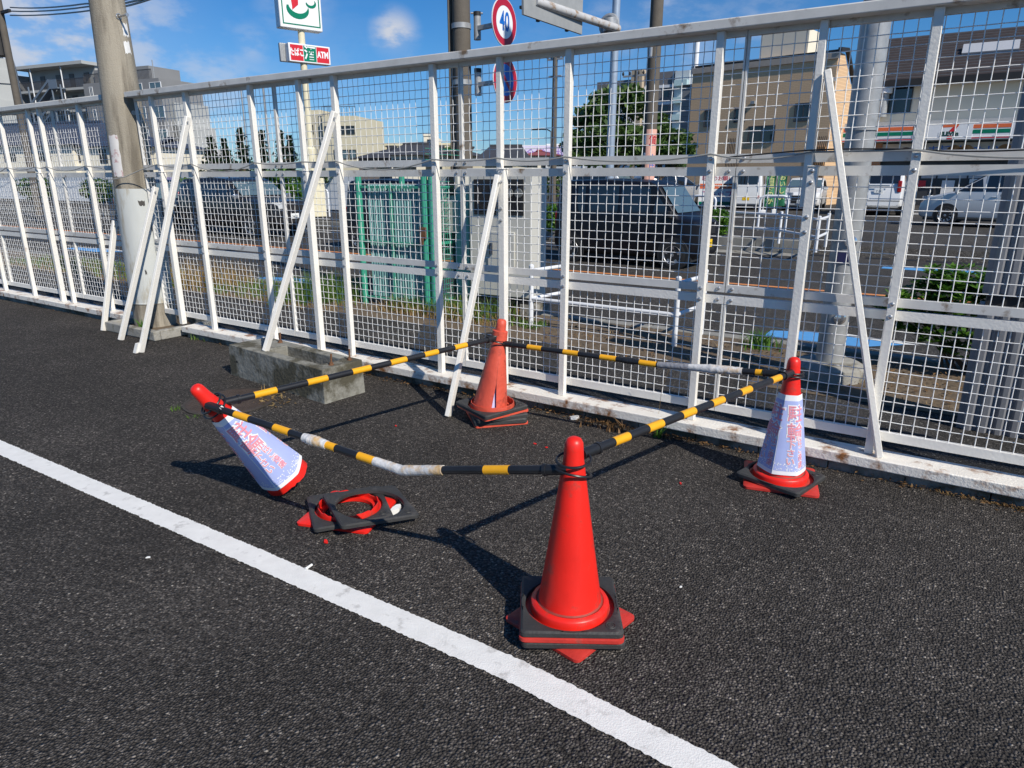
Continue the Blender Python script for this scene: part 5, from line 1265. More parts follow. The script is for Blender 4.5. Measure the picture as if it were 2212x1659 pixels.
def window(par, x, z, w, h, y=0, face='f', xw=0, frame=None, glass=None, split=1):
    """face f: on the plane y (towards the road); r: on the plane x = xw facing +x; l: facing -x"""
    def bx(b, a0, a1, z0, z1, d0, d1):
        if face == 'f': b.b2(a0, a1, y-d1, y-d0, z0, z1)
        elif face == 'r': b.b2(xw+d0, xw+d1, a0, a1, z0, z1)
        else: b.b2(xw-d1, xw-d0, a0, a1, z0, z1)
    b = MB(); f = .06
    bx(b, x-w/2-f, x-w/2, z-f, z+h+f, -.05, .05); bx(b, x+w/2, x+w/2+f, z-f, z+h+f, -.05, .05); bx(b, x-w/2, x+w/2, z-f, z, -.05, .06); bx(b, x-w/2, x+w/2, z+h, z+h+f, -.05, .05)
    for k in range(1, split+1):
        if k <= split-0 and split > 0 and k < split+0: pass
    for k in range(split): xx = x-w/2+w*(k+1)/(split+1); bx(b, xx-.025, xx+.025, z, z+h, -.04, .03)
    fo = b.build('window', frame or M_RAILD, par)
    b = MB(); bx(b, x-w/2, x+w/2, z, z+h, -.04, .012); b.build('pane', glass or M_CGLASS, fo); return fo
def spot(u, v0, Y): p = dep(u, v0, Y); return Vector((p.x, p.y, .1))
def ht(u, v, Y): return dep(u, v, Y).z-.1
# --- tan building
Yt = 40; pR = spot(1776, 400, Yt); ang_t = math.radians(-43); hT = ht(1776, 112, Yt)
tb = building('tan_building', 'tan three storey building with flat roof behind the car park', pR, ang_t)
Lt = 8.6
b = MB(); prof = [(0, 0), (0, hT), (1.0, hT), (4.6, hT-3.4), (4.6, 0)]
b.prism([(-Lt, y, z) for y, z in prof], (Lt, 0, 0)); b.build('wall', M_TAN, tb)
b = MB(); b.b2(-Lt-.1, .1, -.1, .0, hT-.32, hT+.0); b.build('fascia', mat('tan_fascia', (.42, .36, .30), .7), tb)
b = MB(); b.bar((-Lt-.1, .2, hT+.08), (.15, .2, hT+.08), .5, .1); b.prism([(.0, -.15, hT), (.0, 1.0, hT+.1), (.0, 4.8, hT-3.4), (.0, 4.8, hT-3.2), (.0, 1.0, hT+.3), (.0, -.15, hT+.2)], (.2, 0, 0)); b.build('roof_edge', M_DARK, tb)
def tloc(u, v):   # photo position on the front wall -> local x, z
    r = ray(u, v); t_ = Vector((math.cos(ang_t), math.sin(ang_t))); n_ = Vector((-t_.y, t_.x)); k = (pR.xy.dot(n_))/(r.x*n_.x+r.y*n_.y); q = Vector((r.x*k, r.y*k))-pR.xy; return q.dot(t_), CAM_H+r.z*k-.1
for u, v, w, h in ((1530, 272, .5, .85), (1597, 262, .6, .65), (1733, 260, .85, .85), (1643, 307, 1.5, .85)):
    x, z = tloc(u, v); window(tb, x, z, w, h, 0, split=1, glass=M_DGLASS)
x, z = tloc(1629, 225); b = MB(); b.b2(x-.12, x+.12, -.25, 0, z, z+.16); b.build('wall_vent', M_GALV, tb)
x, z = tloc(1640, 145); block(tb, 'roof_room', M_BCREAM2, x-.6, x+2.2, 1.2, 4, hT-.5, z+1.9)
b = MB(); b.cyl((-Lt+.1, .1, hT), (-Lt+.1, .1, hT+2.1), .16, n=12); b.build('antenna', M_SIGNW, tb, smooth=True)
for u in (1575, 1755):
    b = MB(); x, z = tloc(u, 345)
    for k in range(9): b.bar((x+.1*k, -.5, z-1), (x+.1*k+.12, -.5, z+1.2), .03, .03)
    b.build('dark_louvre', M_DARK, tb)
b = MB(); b.box((-.3, -.06, 1.6), (.5, .12, 3.2)); b.build('corner_panel', mat('orange_wood_panel', (.5, .28, .12), .6), tb)
# small grey building at its left
g_ = building('grey_building', 'narrow grey panelled building left of the tan building', dep(1462, 380, 48), math.radians(-42)); g_.location.z = .1
hG = ht(1470, 188, 48); block(g_, 'wall', M_GTILE, 0, 3.0, 0, 6, 0, hG); block(g_, 'roof', M_ROOFD, -.05, 3.05, -.05, 6.05, hG, hG+.12)
for k in range(3): window(g_, 1.1, 1.0+2.4*k, .35, 1.6, 0, split=0)
# --- shop with dark tiled roof
ds = 42
def sl_(u, v, d=ds): return wl(u, v, d)
s0 = sl_(1768, 300)[0]; s1 = s0+30
zb_t = sl_(1990, 272)[1]-.12; zb_b = sl_(1990, 305)[1]-.12
sh = building('corner_shop', 'convenience shop with striped sign band and dark tiled pitched roof', W(s0, ds, .12), FA)
S = lambda u, v, d=ds: (sl_(u, v, d)[0]-s0, sl_(u, v, d)[1]-.12)
eave = S(1990, 170)[1]-.25; upx0 = S(1893, 200)[0]
block(sh, 'ground_floor_wall', mat('shop_glass_wall', (.05, .052, .055), .35, var=.3, scale=.8), .3, 30, .25, 8, 0, zb_b)
block(sh, 'upper_wall', M_BCREAM2, 1.0, 30, .8, 9, zb_t, eave+.3)
block(sh, 'canopy', mat('canopy_grey', (.5, .5, .49), .6), -.1, 30, -.75, .9, zb_t+.02, zb_t+.22)
# roof
rtop = S(2100, 62, ds+4.5)[1]
x0r = S(1888, 165)[0]
b = MB(); pr_ = [(.1, eave), (.1, eave+.3), (5.2, rtop), (10.5, eave+.3), (10.5, eave)]
b.prism([(x0r-.2, y, z) for y, z in pr_], (30-x0r, 0, 0)); rf = b.build('roof', M_ROOFD, sh)
b = MB()
for k in range(16):
    t = k/16; y = .1+5.1*t; z = eave+.3+(rtop-eave-.3)*t; b.box(((x0r+30)/2, y, z+.02), (30-x0r, .12, .09))
b.build('tile_course', mat('roof_tile_brown', (.10, .075, .07), .6, var=.2, scale=3), rf)
b = MB(); b.b2(x0r-.3, 30, -.1, .1, eave-.05, eave+.28); b.build('eave_board', M_DARK, rf)
sx_, sz_ = S(2140, 102, ds+2.6); b = MB(); b.box((sx_, 2.6, sz_+.0), (2.6, .9, .12), Matrix.Rotation(math.radians(38), 3, 'X')); b.build('skylight', M_ALU, rf)
# gable at left with the flue
b = MB(); b.b2(x0r-2.6, x0r-.2, 1.2, 8, zb_t, S(1842, 190)[1]-.3); b.build('left_wing', mat('brown_wing', (.12, .085, .065), .8), sh)
for u, v, w, h in ((1928, 240, 1.9, 2.3), ): 
    x, z = S(u, v); window(sh, x, z, w*.8, h*.8, .8, split=0, glass=M_DGLASS)
x, z = S(1906, 215); b = MB(); b.cyl((x, .4, z-.9), (x, .4, z+.35), .28, n=16); b.build('flue', M_GALV, sh, smooth=True); b = MB(); b.cyl((x, .4, z+.35), (x, .4, z+1.0), .42, n=16); b.build('flue_cap', M_SIGNW, sh, smooth=True)
# sign band
H_b = zb_t-zb_b
bdn = block(sh, 'sign_band', M_SIGNW, 0, 29, -.8, .2, zb_b, zb_t)
lx0, lx1 = S(1975, 290)[0], S(2100, 290)[0]
for a_, c_ in ((.05, lx0), (lx1, S(2178, 285)[0]+.1)):
    for nm, m, t0, t1 in (('orange_stripe', M_ORG7, .68, .92), ('green_stripe', M_GREEN7, .36, .60), ('red_stripe', M_RED7, .05, .11)): 
        b = MB(); b.b2(a_, c_, -.812, -.801, zb_b+H_b*t0, zb_b+H_b*t1); b.build(nm, m, bdn)
b = MB(); b.b2(lx0, lx1, -.83, -.8, zb_b+.02, zb_t+.0); b.build('logo_panel', M_SIGNW, bdn)
cx = lx0+(lx1-lx0)*.62; q = H_b
def P2(pts, m, nm, y): b = MB(); b.poly([(cx+x*q, y, zb_b+z*q) for x, z in pts]); return b.build(nm, m, bdn)
P2([(-.42, .96), (.5, .96), (.44, .8), (-.42, .78)], M_ORG7, 'orange_mark', -.834); P2([(.16, .8), (.46, .86), (.3, .6), (.2, .4), (-.08, .4), (.0, .6)], M_RED7, 'red_mark', -.836); P2([(-.1, .34), (.2, .34), (.2, .04), (-.1, .04)], M_RED7, 'red_mark', -.836)
b = MB(); b.b2(cx-.62*q, cx+.6*q, -.84, -.838, zb_b+.26*q, zb_b+.5*q); b.build('lettering_field', M_SIGNW, bdn)
lettering('shop_lettering', 'ELEVEn', .34*q, mat('letter_green_black', (.01, .06, .04), .4), bdn, FR((cx, -.842, zb_b+.37*q), (1, 0, 0), (0, 0, 1)), .02)
# shop windows, poster band, doors
zg = zb_b
b = MB(); b.b2(S(1880, 310)[0], 29, -.1, .245, zg-1.05, zg-.12); pb_ = b.build('poster_band', mat('poster_band_cream', (.55, .5, .4), .6, var=.25, scale=1.2), sh)
for u, tx, m in ((2030, 'うま旨み', M_SIGNB), (2135, '冷たい麺!', M_SIGNB)):
    x, _ = S(u, 318); lettering('poster_lettering', tx, .62, m, pb_, FR((x, -.104, zg-.58), (1, 0, 0), (0, 0, 1)), .004)
for x, m in ((S(1958, 318)[0], M_INK), (S(1975, 318)[0], M_INK)):
    b = MB(); b.lathe([(.3, 0), (0, 0)], (x, -.105, zg-.6), 16, Matrix.Rotation(PI/2, 3, 'X')); b.build('poster_portrait', mat('portrait_brown', (.25, .16, .12), .6), pb_)
for u in (2062, 2088, 2172):
    x, _ = S(u, 318); b = MB(); b.lathe([(.38, 0), (0, 0)], (x, -.105, zg-.62), 16, Matrix.Rotation(PI/2, 3, 'X')); b.build('poster_dish', mat('dish_orange', (.55, .3, .12), .6, var=.4, scale=4), pb_)
b = MB(); x, _ = S(1880, 330); b.b2(x-.5, x+.6, -.15, .24, 0, zg-.05); b.build('brick_pier', tilewall('orange_brick', (.42, .2, .08), (.36, .16, .07), (.25, .2, .15), .3, .1), sh)
for k in range(12):
    x = S(1905, 330)[0]+1.45*k; b = MB(); b.b2(x-.04, x+.04, .15, .248, 0, zg-1.1); b.build('window_mullion', M_RAILD, sh)
b = MB(); b.b2(S(1990, 380)[0], 29, .2, .246, 1.5, 1.72); b.build('hazard_strip', mat('hazard_strip', (.5, .5, .5), .5), sh)
for u, v, w, h, m in ((2046, 407, .6, .85, M_PAPER), (1990, 398, .4, .4, M_RED7), (2105, 395, .5, .4, M_PAPER), (1938, 400, .5, .7, M_PAPER)):
    x, z = S(u, v); b = MB(); b.b2(x-w/2, x+w/2, .18, .249-.01, max(.3, z-h/2), max(.3, z-h/2)+h); b.build('door_poster', m, sh)
for x in (2.2, 4.5): 
    b = MB(); b.b2(x, x+.4, -.2, .2, .2, 1.9); b.build('poster_board', mat('kraft_board', (.35, .2, .12), .7), sh)
# --- white slatted screen along the car park
b = MB(); sA = wl(1180, 400, 44)[0]; sB = wl(1770, 400, 44)[0]
for k in range(9): b.b2(sA, sB, 0, .05, .2+k*.25, .40+k*.25)
fs = thing('slatted_screen', 'long white horizontal slat screen behind the parked cars', 'screen', W(0, 44, .1), FA); b.build('slats', M_BWHITE, fs)
k = 0; x = sA
while x < sB: b = MB(); b.b2(x-.05, x+.05, -.06, -.005, 0, 2.5); b.build('post', M_BWHITE, fs); x += 3.2
# --- white hoarding at left
hb_ = thing('hoarding', 'long white site hoarding across the road at left', 'hoarding', W(0, 20, .05), FA)
hA = wl(-60, 400, 20)[0]; hB = wl(770, 400, 20)[0]; hz = wl(600, 377, 20)[1]-.05
b = MB(); x = hA; k = 0
while x < hB: b.b2(x+.01, min(hB, x+.6)-.01, 0, .06, .1, hz+.02*math.sin(k*.9)); x += .6; k += 1
b.build('panel_row', M_BWHITE, hb_)
def mural(u, v, s, n):
    x, z = wl(u, v, 20); b = MB()
    for _ in range(n):
        a_ = R.uniform(0, 6.3); r_ = s*R.uniform(.1, 1); cx_ = x+math.cos(a_)*r_; cz = z-.05+math.sin(a_)*r_*.8; w_ = s*R.uniform(.06, .22)
        b.poly([(cx_+w_*math.cos(q)*1.2, -.006-R.uniform(0, .003), cz+w_*math.sin(q)) for q in (0, .9, 2, 3, 4.1, 5.2)])
    b.build('painted_flower', M_INK, hb_)
mural(105, 385, .55, 26)
for u0, u1, v0, v1, m in ((352, 372, 383, 400, mat('lilac_poster', (.55, .45, .7), .6)), (352, 395, 405, 420, M_ORANGE), (395, 408, 385, 420, mat('green_poster', (.1, .3, .2), .6))):
    a_ = wl(u0, v1, 20); c_ = wl(u1, v0, 20); b = MB(); b.b2(a_[0], c_[0], -.02, -.004, a_[1]-.05, c_[1]-.05); b.build('poster', m, hb_)
# low guard posts before the hoarding
for u in (690, 712):
    pass
arch('white hoop barrier beside the foot of the cream pole sign', 690, 712, 466, .12, 1.05)
# --- low houses at left with navy roofs
def gable_house(label, u0, u1, Y0, v_eave, v_ridge, rot, wallm, roofm, wins=(), depth_=8, group='houses behind the hoarding', hip=0, name='house', wing=None):
    a_ = spot(u0, 400, Y0); ca, sa = math.cos(rot), math.sin(rot)
    # width so that the right end lands at u1
    r = ray(u1, 400); den = ca*r.y-sa*r.x; w_ = (a_.y*r.x-a_.x*r.y)/den if abs(den) > 1e-6 else 8
    h = building(name, label, a_, rot, 'house', group); he = ht(u0, v_eave, Y0); hr = ht((u0+u1)/2, v_ridge, Y0+depth_*.5)
    b = MB(); b.b2(0, w_, 0, depth_, 0, he); b.build('wall', wallm, h)
    b = MB(); o_ = .45; A = [(-o_, -o_, he), (w_+o_, -o_, he), (w_+o_, depth_+o_, he), (-o_, depth_+o_, he)]; r0 = (hip, depth_/2, hr); r1 = (w_-hip, depth_/2, hr)
    b.poly([A[0], A[1], r1, r0]); b.poly([A[2], A[3], r0, r1]); b.poly([A[1], A[2], r1]); b.poly([A[3], A[0], r0]); b.poly([A[3], A[2], A[1], A[0]]); rf_ = b.build('roof', roofm, h)
    b = MB(); b.bar((r0[0], r0[1], hr+.05), (r1[0], r1[1], hr+.05), .3, .15); b.build('ridge', roofm, rf_)
    for t, zf, ww, hh in wins: window(h, w_*t, he*zf, ww, hh, 0, split=1, glass=M_DGLASS)
    return h, w_, he
gable_house('long low house with navy tiled roof at far left', -120, 170, 62, 318, 272, FA*.55, M_BCREAM2, M_ROOFN, ((.55, .72, 1.2, .5), (.8, .72, 1.2, .5)), 9, hip=1.5)
gable_house('pale low house with navy hip roof behind the thick pole', 150, 262, 58, 318, 282, FA*.5, M_BCREAM2, M_ROOFN, ((.15, .72, 1.6, .55), (.75, .7, .6, .9)), 8, hip=2.5)
gable_house('small pale house with dark roof right of the thick pole', 300, 345, 60, 318, 300, FA*.5, M_BCREAM2, M_ROOFN, ((.4, .6, 1, .7),), 6, hip=1.5)
# --- stair block at far left
Yl = 72; pl_ = spot(62, 300, Yl)
lb = building('apartment_block', 'pale grey apartment block with stepped stair parapets at the left edge', pl_, math.radians(33), group=None)
hL = ht(40, 40, Yl); block(lb, 'wall', M_BLIGHT, -14, -0.0, .0, 10, 0, ht(55, 128, Yl)); block(lb, 'tower', M_BLIGHT, -14, -1.0, .5, 10, ht(55, 128, Yl), hL)
for k in range(5):
    z = 2.0+2.75*k; b = MB(); b.b2(-2.9, -1.4, -.02, .6, z, z+1.2); b.build('stair_opening', M_DARK, lb)
    b = MB(); b.prism([(-4.6, -.14, z+1.4), (-4.6, -.14, z+2.6), (-1.3, -.14, z+1.25), (-.2, -.14, z+1.25), (-.2, -.14, z+.05), (-1.4, -.14, z+.05)], (0, .12, 0)); b.build('stair_parapet', M_BLIGHT, lb)
b = MB(); b.b2(-3.2, -1.2, .2, .48, hL-3.5, hL-1.2); b.build('glass_panel', mat('aqua_glass', (.35, .52, .55), .2), lb)
# --- grey apartment building: open galleries at left, closed wing stepping down to the right
Ya = 104; pa_ = spot(62, 300, Ya); ra = math.radians(-24); st = 2.75
ab = building('apartment_building', 'grey apartment building with open galleries, steel stair and a stepped closed wing', pa_, ra)
def aX(u, yoff=0):
    r = ray(u, 250); ca, sa = math.cos(ra), math.sin(ra); px_, py_ = pa_.x-sa*yoff, pa_.y+ca*yoff; return (py_*r.x-px_*r.y)/(ca*r.y-sa*r.x)
def aZ(u, v):
    x = aX(u); Y = pa_.y+math.sin(ra)*x; return dep(u, v, Y).z-.1
hA_ = aZ(62, 146); Wa = aX(196)
block(ab, 'core_wall', M_BLIGHT, 0, Wa, 1.7, 9, 0, hA_-.3); block(ab, 'roof_slab', M_BLIGHT, -.3, Wa+.3, -.3, 9, hA_-.3, hA_+.1)
nf = int((hA_-.3)/st)
for k in range(nf):
    z = hA_-.3-st*(k+1)
    if z < .5: break
    fl = block(ab, 'gallery_floor', M_BLIGHT, 0, Wa, 0, 1.7, z-.3, z)
    b = MB()
    for q_ in range(70): b.bar((Wa*q_/69, .06, z), (Wa*q_/69, .06, z+1.1), .05, .05)
    b.bar((0, .06, z+1.1), (Wa, .06, z+1.1), .08, .08); b.build('railing', M_RAILD, fl)
    for x in (.18, .42, .62, .84): b = MB(); b.b2(Wa*x, Wa*x+.95, 1.6, 1.69, z, z+2.0); b.build('door', mat('flat_door', (.12, .115, .11), .5), ab)
for x in (.22, .68): b = MB(); b.cyl((Wa*x, .0, 0), (Wa*x, .0, hA_-.2), .08, n=8); b.build('rain_pipe', M_BWHITE, ab, smooth=True)
for k in range(5):
    z = hA_-.3-st*(k+1)
    if z < 3: break
    x0, x1 = Wa*.28, Wa*.60; b = MB(); b.bar((x1, -.7, z), (x0, -.7, z-st), 1.0, .18); b.bar((x1, -1.2, z+.9), (x0, -1.2, z-st+.9), .08, .3); b.b2(x1-.1, x1+1.6, -1.25, -.05, z-.18, z); b.b2(x1-.1, x1+1.6, -1.25, -1.2, z, z+.95); b.build('steel_stair', M_STEEL, ab)
for x in (.27, .62, .75): b = MB(); b.cyl((Wa*x, -1.1, 0), (Wa*x, -1.1, hA_-st), .11, n=8); b.build('stair_post', M_STEEL, ab, smooth=True)
b = MB(); b.b2(-2.2, -.3, .2, 2, 0, hA_-.9); b.build('gable_end', M_BGREY, ab)
xe0 = aX(362); hw0 = aZ(330, 172)
block(ab, 'wing_wall', M_BGREY, Wa+.31, xe0, -.6, 6, 0, hw0); block(ab, 'upper_terrace_room', M_BGREY, Wa+.31, aX(318), 1.2, 6, hw0, aZ(300, 140))
b = MB(); xr0, xr1 = Wa+.4, aX(346)
for q_ in range(60): b.bar((xr0+(xr1-xr0)*q_/59, -.45, hw0), (xr0+(xr1-xr0)*q_/59, -.45, hw0+1.1), .05, .05)
b.bar((xr0, -.45, hw0+1.1), (xr1, -.45, hw0+1.1), .08, .08); b.build('terrace_railing', M_RAILD, ab)
for k in range(6):
    z = hw0-.55-st*k-1.25
    if z < 1: break
    for u, w in ((309, 2.6), (353, 1.9), (215, .5)): window(ab, aX(u), z, w, 1.3, -.6, split=1, frame=M_BWHITE, glass=M_CGLASS if w > 1 else M_DGLASS)
    if k: 
        block(ab, 'stepped_bay', M_BLIGHT, xe0, xe0+.75*k, .6, 6, 0, hw0-st*k)
b = MB(); b.cyl((xe0-1.4, 0, hw0), (xe0-1.4, 0, hw0+2.2), .06, n=6); b.build('antenna', M_GALV, ab)
# --- cream building
Yc = 75; pc_ = spot(652, 350, Yc); rc = math.radians(-10)
cbld = building('cream_building', 'cream four storey building with roof tower behind the leaning brace', pc_, rc)
hC = ht(720, 252, Yc); wC = (775-655)/1474*Yc*1.02
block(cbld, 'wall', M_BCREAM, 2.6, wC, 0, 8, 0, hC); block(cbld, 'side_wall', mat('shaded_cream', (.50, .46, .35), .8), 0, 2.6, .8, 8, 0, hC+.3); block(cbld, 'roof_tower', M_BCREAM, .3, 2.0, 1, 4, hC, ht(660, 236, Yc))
for x, z, w in ((3.2, hC-1.7, .7), (4.5, hC-1.7, .8), (5.6, hC-1.7, .8)): window(cbld, x, z, w, .7, 0, split=0, glass=M_DGLASS)
for x in (4.0, 4.85, 5.7): window(cbld, x, hC-4.1, .62, .8, 0, split=0)
for z in (hC-1.6, hC-4.1): window(cbld, .9, z, .5, .8, .8, split=0, glass=M_DGLASS)
b = MB(); x = 2.6
while x < wC: b.bar((x, .1, hC), (x, .1, hC+.9), .03, .03); x += .3
b.bar((2.6, .1, hC+.9), (wC, .1, hC+.9), .05, .05); b.build('roof_railing', M_RAILD, cbld)
b = MB(); b.cyl((2.4, .7, 0), (2.4, .7, hC), .1, n=8); b.build('rain_pipe', M_BCREAM, cbld)
# --- row of distant houses
HG = 'distant houses in a row beyond the car park'
HS = [(778, 850, 62, 342, 318, 'dark walled house next to the cream building', mat('dark_brown_wall', (.16, .14, .13), .8), M_ROOFD),
      (848, 905, 58, 335, 312, 'house with steep dark gable left of the dark pole', M_BCREAM2, M_ROOFD), (900, 962, 60, 334, 318, 'cream house with wide dark roof left of the dark pole', M_BCREAM, M_ROOFD),
      (955, 1010, 64, 336, 320, 'low dark roofed house right behind the dark pole', M_BCREAM, M_ROOFD), (1042, 1115, 54, 344, 316, 'house with black gable roof beside the leaning brace top', M_BCREAM, M_ROOFD),
      (1125, 1205, 66, 336, 326, 'long house with red sheet roof', M_BCREAM2, M_ROOFR)]
for k, (u0, u1, Y_, ve, vr, lab, wm, rm) in enumerate(HS): gable_house(lab, u0, u1, Y_, ve, vr, math.radians(-14+6*(k % 3)), wm, rm, ((.3, .62, .9, .9), (.7, .62, .9, .9)), 7, HG, hip=0 if k in (1, 4) else 2)
def slab(label, u0, u1, vt, Y_, m, name='distant_building', rows=2, rot=0):
    a_ = spot(u0, 350, Y_); w_ = (u1-u0)/1474*Y_; h = ht(u0, vt, Y_); r_ = building(name, label, a_, rot, group='distant flat roofed buildings'); block(r_, 'wall', m, 0, w_, 0, 8, 0, h)
    block(r_, 'parapet', m, -.1, w_+.1, -.1, .2, h, h+.25)
    for k in range(rows): window(r_, w_*(k+.5)/rows, h*.78, w_/rows*.3, 1, 0, split=0, glass=M_DGLASS)
    return r_
slab('long low cream roofed block behind the dark houses', 782, 870, 315, 85, M_BCREAM)
slab('white stair tower building left of the dark pole', 917, 940, 294, 90, M_BCREAM2, rows=1); slab('flat cream building just left of the dark pole', 938, 985, 313, 92, M_BCREAM)
slab('white block with a lilac sign right of the fence post', 1118, 1180, 318, 90, M_BWHITE); slab('pale block behind the street lamp', 1180, 1255, 315, 95, M_BWHITE)
b = MB(); p_ = dep(1092, 332, 70); o = thing('billboard', 'lilac lettered billboard among the distant roofs', 'billboard', (p_.x, p_.y, .1), 0); hz_ = ht(1100, 322, 70); b.b2(.2, 6.6, 0, .2, hz_-1.3, hz_+.3); b.build('board', mat('lilac_board', (.62, .6, .78), .6), o); b = MB(); b.cyl((1.5, .1, 0), (1.5, .1, hz_), .1); b.cyl((5, .1, 0), (5, .1, hz_), .1); b.build('legs', M_GALV, o)
lettering('board_lettering', '歯科クリニック', .95, mat('purple_ink', (.25, .15, .5), .6), o, FR((3.4, -.01, hz_-.5), (1, 0, 0), (0, 0, 1)), .0) if False else None
lettering('board_lettering', '公会堂大橋', 1.0, mat('purple_ink', (.25, .15, .5), .6), o, FR((3.4, -.01, hz_-.5), (1, 0, 0), (0, 0, 1)), .0)
# --- tower block
Yw = 150; pw = spot(1286, 350, Yw)
tw_ = building('tower_block', 'distant grey and white high rise apartment block beyond the tree', pw, math.radians(-35), group=None)
hW = ht(1290, 178, Yw)
MT1 = mat('tower_dark', (.17, .165, .17), .8); MT2 = mat('tower_tan', (.45, .37, .27), .8)
def toX(u): 
    r = ray(u, 300); ca, sa = math.cos(math.radians(-35)), math.sin(math.radians(-35)); return (pw.y*r.x-pw.x*r.y)/(ca*r.y-sa*r.x)
xa, xb, xc, xd, xe = [toX(u) for u in (1286, 1362, 1385, 1408, 1452)]
block(tw_, 'left_wing', MT1, xa, xb, 0, 12, 0, hW); block(tw_, 'tan_core', MT2, xb, xc, -1, 10, 0, ht(1370, 160, Yw)); block(tw_, 'right_wing', MT1, xc, xe, 0, 12, 0, ht(1440, 168, Yw)); block(tw_, 'end_tower', mat('tower_pale', (.55, .6, .62), .7), xe, toX(1482), -.5, 8, 0, ht(1440, 170, Yw))
for k in range(11):
    z = hW-3*(k+1)
    if z < 3: break
    b = MB(); b.b2(xa, xb-.1, -.15, -.01, z, z+.6); b.b2(xc+.1, xe, -.15, -.01, z+1, z+1.5); b.build('white_floor_band', M_BWHITE, tw_)
    b = MB(); b.b2(xe+.3, toX(1482), -1.6, -.6, z+1, z+2.0); b.build('balcony', mat('pale_green_balcony', (.5, .66, .66), .3), tw_)
    for x in (xc+1.6, xc+4, xc+6.4): b = MB(); b.b2(x, x+1.2, -.06, -.01, z-.6, z+.7); b.build('pane', M_DGLASS, tw_)

# ------------------------------------------------------------------ trees and plants
def leaves(b, c, r, n, size, flat=1):
    for _ in range(n):
        v = Vector((R.gauss(0, 1), R.gauss(0, 1), R.gauss(0, 1))).normalized()*(R.random()**.45); p = Vector(c)+Vector((v.x*r[0], v.y*r[1], v.z*r[2]))
        s_ = size*R.uniform(.6, 1.4); q = Quaternion((R.uniform(-1, 1), R.uniform(-1, 1), R.uniform(-1, 1)), R.uniform(0, 6.3)).to_matrix()
        b.poly([p+q @ Vector((x*s_, y*s_, 0)) for x, y in ((-1, 0), (-.1, .5), (1, 0), (-.1, -.5))])
def broad_tree(label, p, h, cr, n, size, group=None, trunk_r=.2, m=None, lobes=14, squash=.8):
    t = thing('tree', label, 'tree', p, R.uniform(0, 6), group)
    b = MB(); top = Vector((R.uniform(-.2, .2), R.uniform(-.2, .2), h*.6)); b.tube([(0, 0, 0), (.05, .03, h*.25), top*.7, top], trunk_r, 10, rfun=lambda i: trunk_r*(1, .85, .6, .35)[i])
    cs = []
    for k in range(lobes):
        a_ = R.uniform(0, 6.3); rr = cr*R.uniform(.2, .85); z = h*R.uniform(.42, .95); f = 1-.55*max(0, (z/h-.65)/.35); c_ = Vector((math.cos(a_)*rr*f, math.sin(a_)*rr*f, z)); cs.append(c_)
        b.tube([(0, 0, h*.3), c_*.5+Vector((0, 0, h*.12)), c_], .06, 6, rfun=lambda i: trunk_r*(.4, .22, .08)[i])
    b.build('trunk', M_BARK, t, smooth=True)
    b = MB()
    for c_ in cs: leaves(b, c_, (cr*R.uniform(.28, .46), cr*R.uniform(.28, .46), cr*R.uniform(.2, .36)*squash), n//lobes, size)
    b.build('crown', m or M_LEAF, t, weld=False); return t
def pine(label, p, h, w, n, group):
    t = thing('pine_tree', label, 'tree', p, R.uniform(0, 6), group); b = MB(); b.cyl((0, 0, 0), (0, 0, h*.97), .16, .03, 8)
    for k in range(26):
        z = h*(.15+.82*k/26); a_ = k*2.4; l_ = w*(1-.9*(k/26))*R.uniform(.6, 1.1); b.bar((0, 0, z), (math.cos(a_)*l_, math.sin(a_)*l_, z+.12*l_), .04, .04)
    b.build('trunk', M_BARK, t)
    b = MB()
    for k in range(90):
        z = h*(.12+.87*k/90); a_ = R.uniform(0, 6.3); l_ = w*(1.05-.98*(k/90))*R.uniform(.35, 1.15)
        for q in range(4):
            t_ = (q+1)/4; leaves(b, (math.cos(a_)*l_*t_, math.sin(a_)*l_*t_, z+.12*l_*t_), (.16, .16, .1), n//360, .13)
    b.build('crown', M_PINE, t, weld=False); return t
PG = 'row of dark pines beyond the hoarding'
for k, (u, vt, lab) in enumerate(((460, 294, 'short dark pine at the left end of the row'), (490, 300, 'small pine second from the left in the row'), (527, 277, 'tall pine standing in the middle left of the row'), (572, 281, 'pointed pine in the middle of the row'), (612, 280, 'slim tall pine left of the cream sign pole'), (630, 292, 'pine touching the cream sign pole at the right end'))):
    p_ = spot(u, 360, 47+k % 2*2); pine(lab, p_, ht(u, vt, 47+k % 2*2), 1.15, 1500, PG)
p_ = spot(1325, 380, 34); broad_tree('big leafy green tree standing behind the sign post', (p_.x, p_.y, .1), ht(1325, 208, 34)+.3, 2.3, 5600, .16, trunk_r=.22, lobes=24)
p_ = spot(1425, 380, 38); broad_tree('leafy tree behind the pink wrapped pole', (p_.x, p_.y, .1), ht(1420, 250, 38), 1.8, 4000, .16, trunk_r=.18)
p_ = spot(1255, 380, 60); broad_tree('smaller sunlit tree left of the big leafy tree', (p_.x, p_.y, .1), ht(1245, 280, 60), 2.2, 2500, .2)
p_ = spot(985, 380, 70); broad_tree('small round tree among the distant houses', (p_.x, p_.y, .1), ht(985, 312, 70), 1.6, 1200, .2)
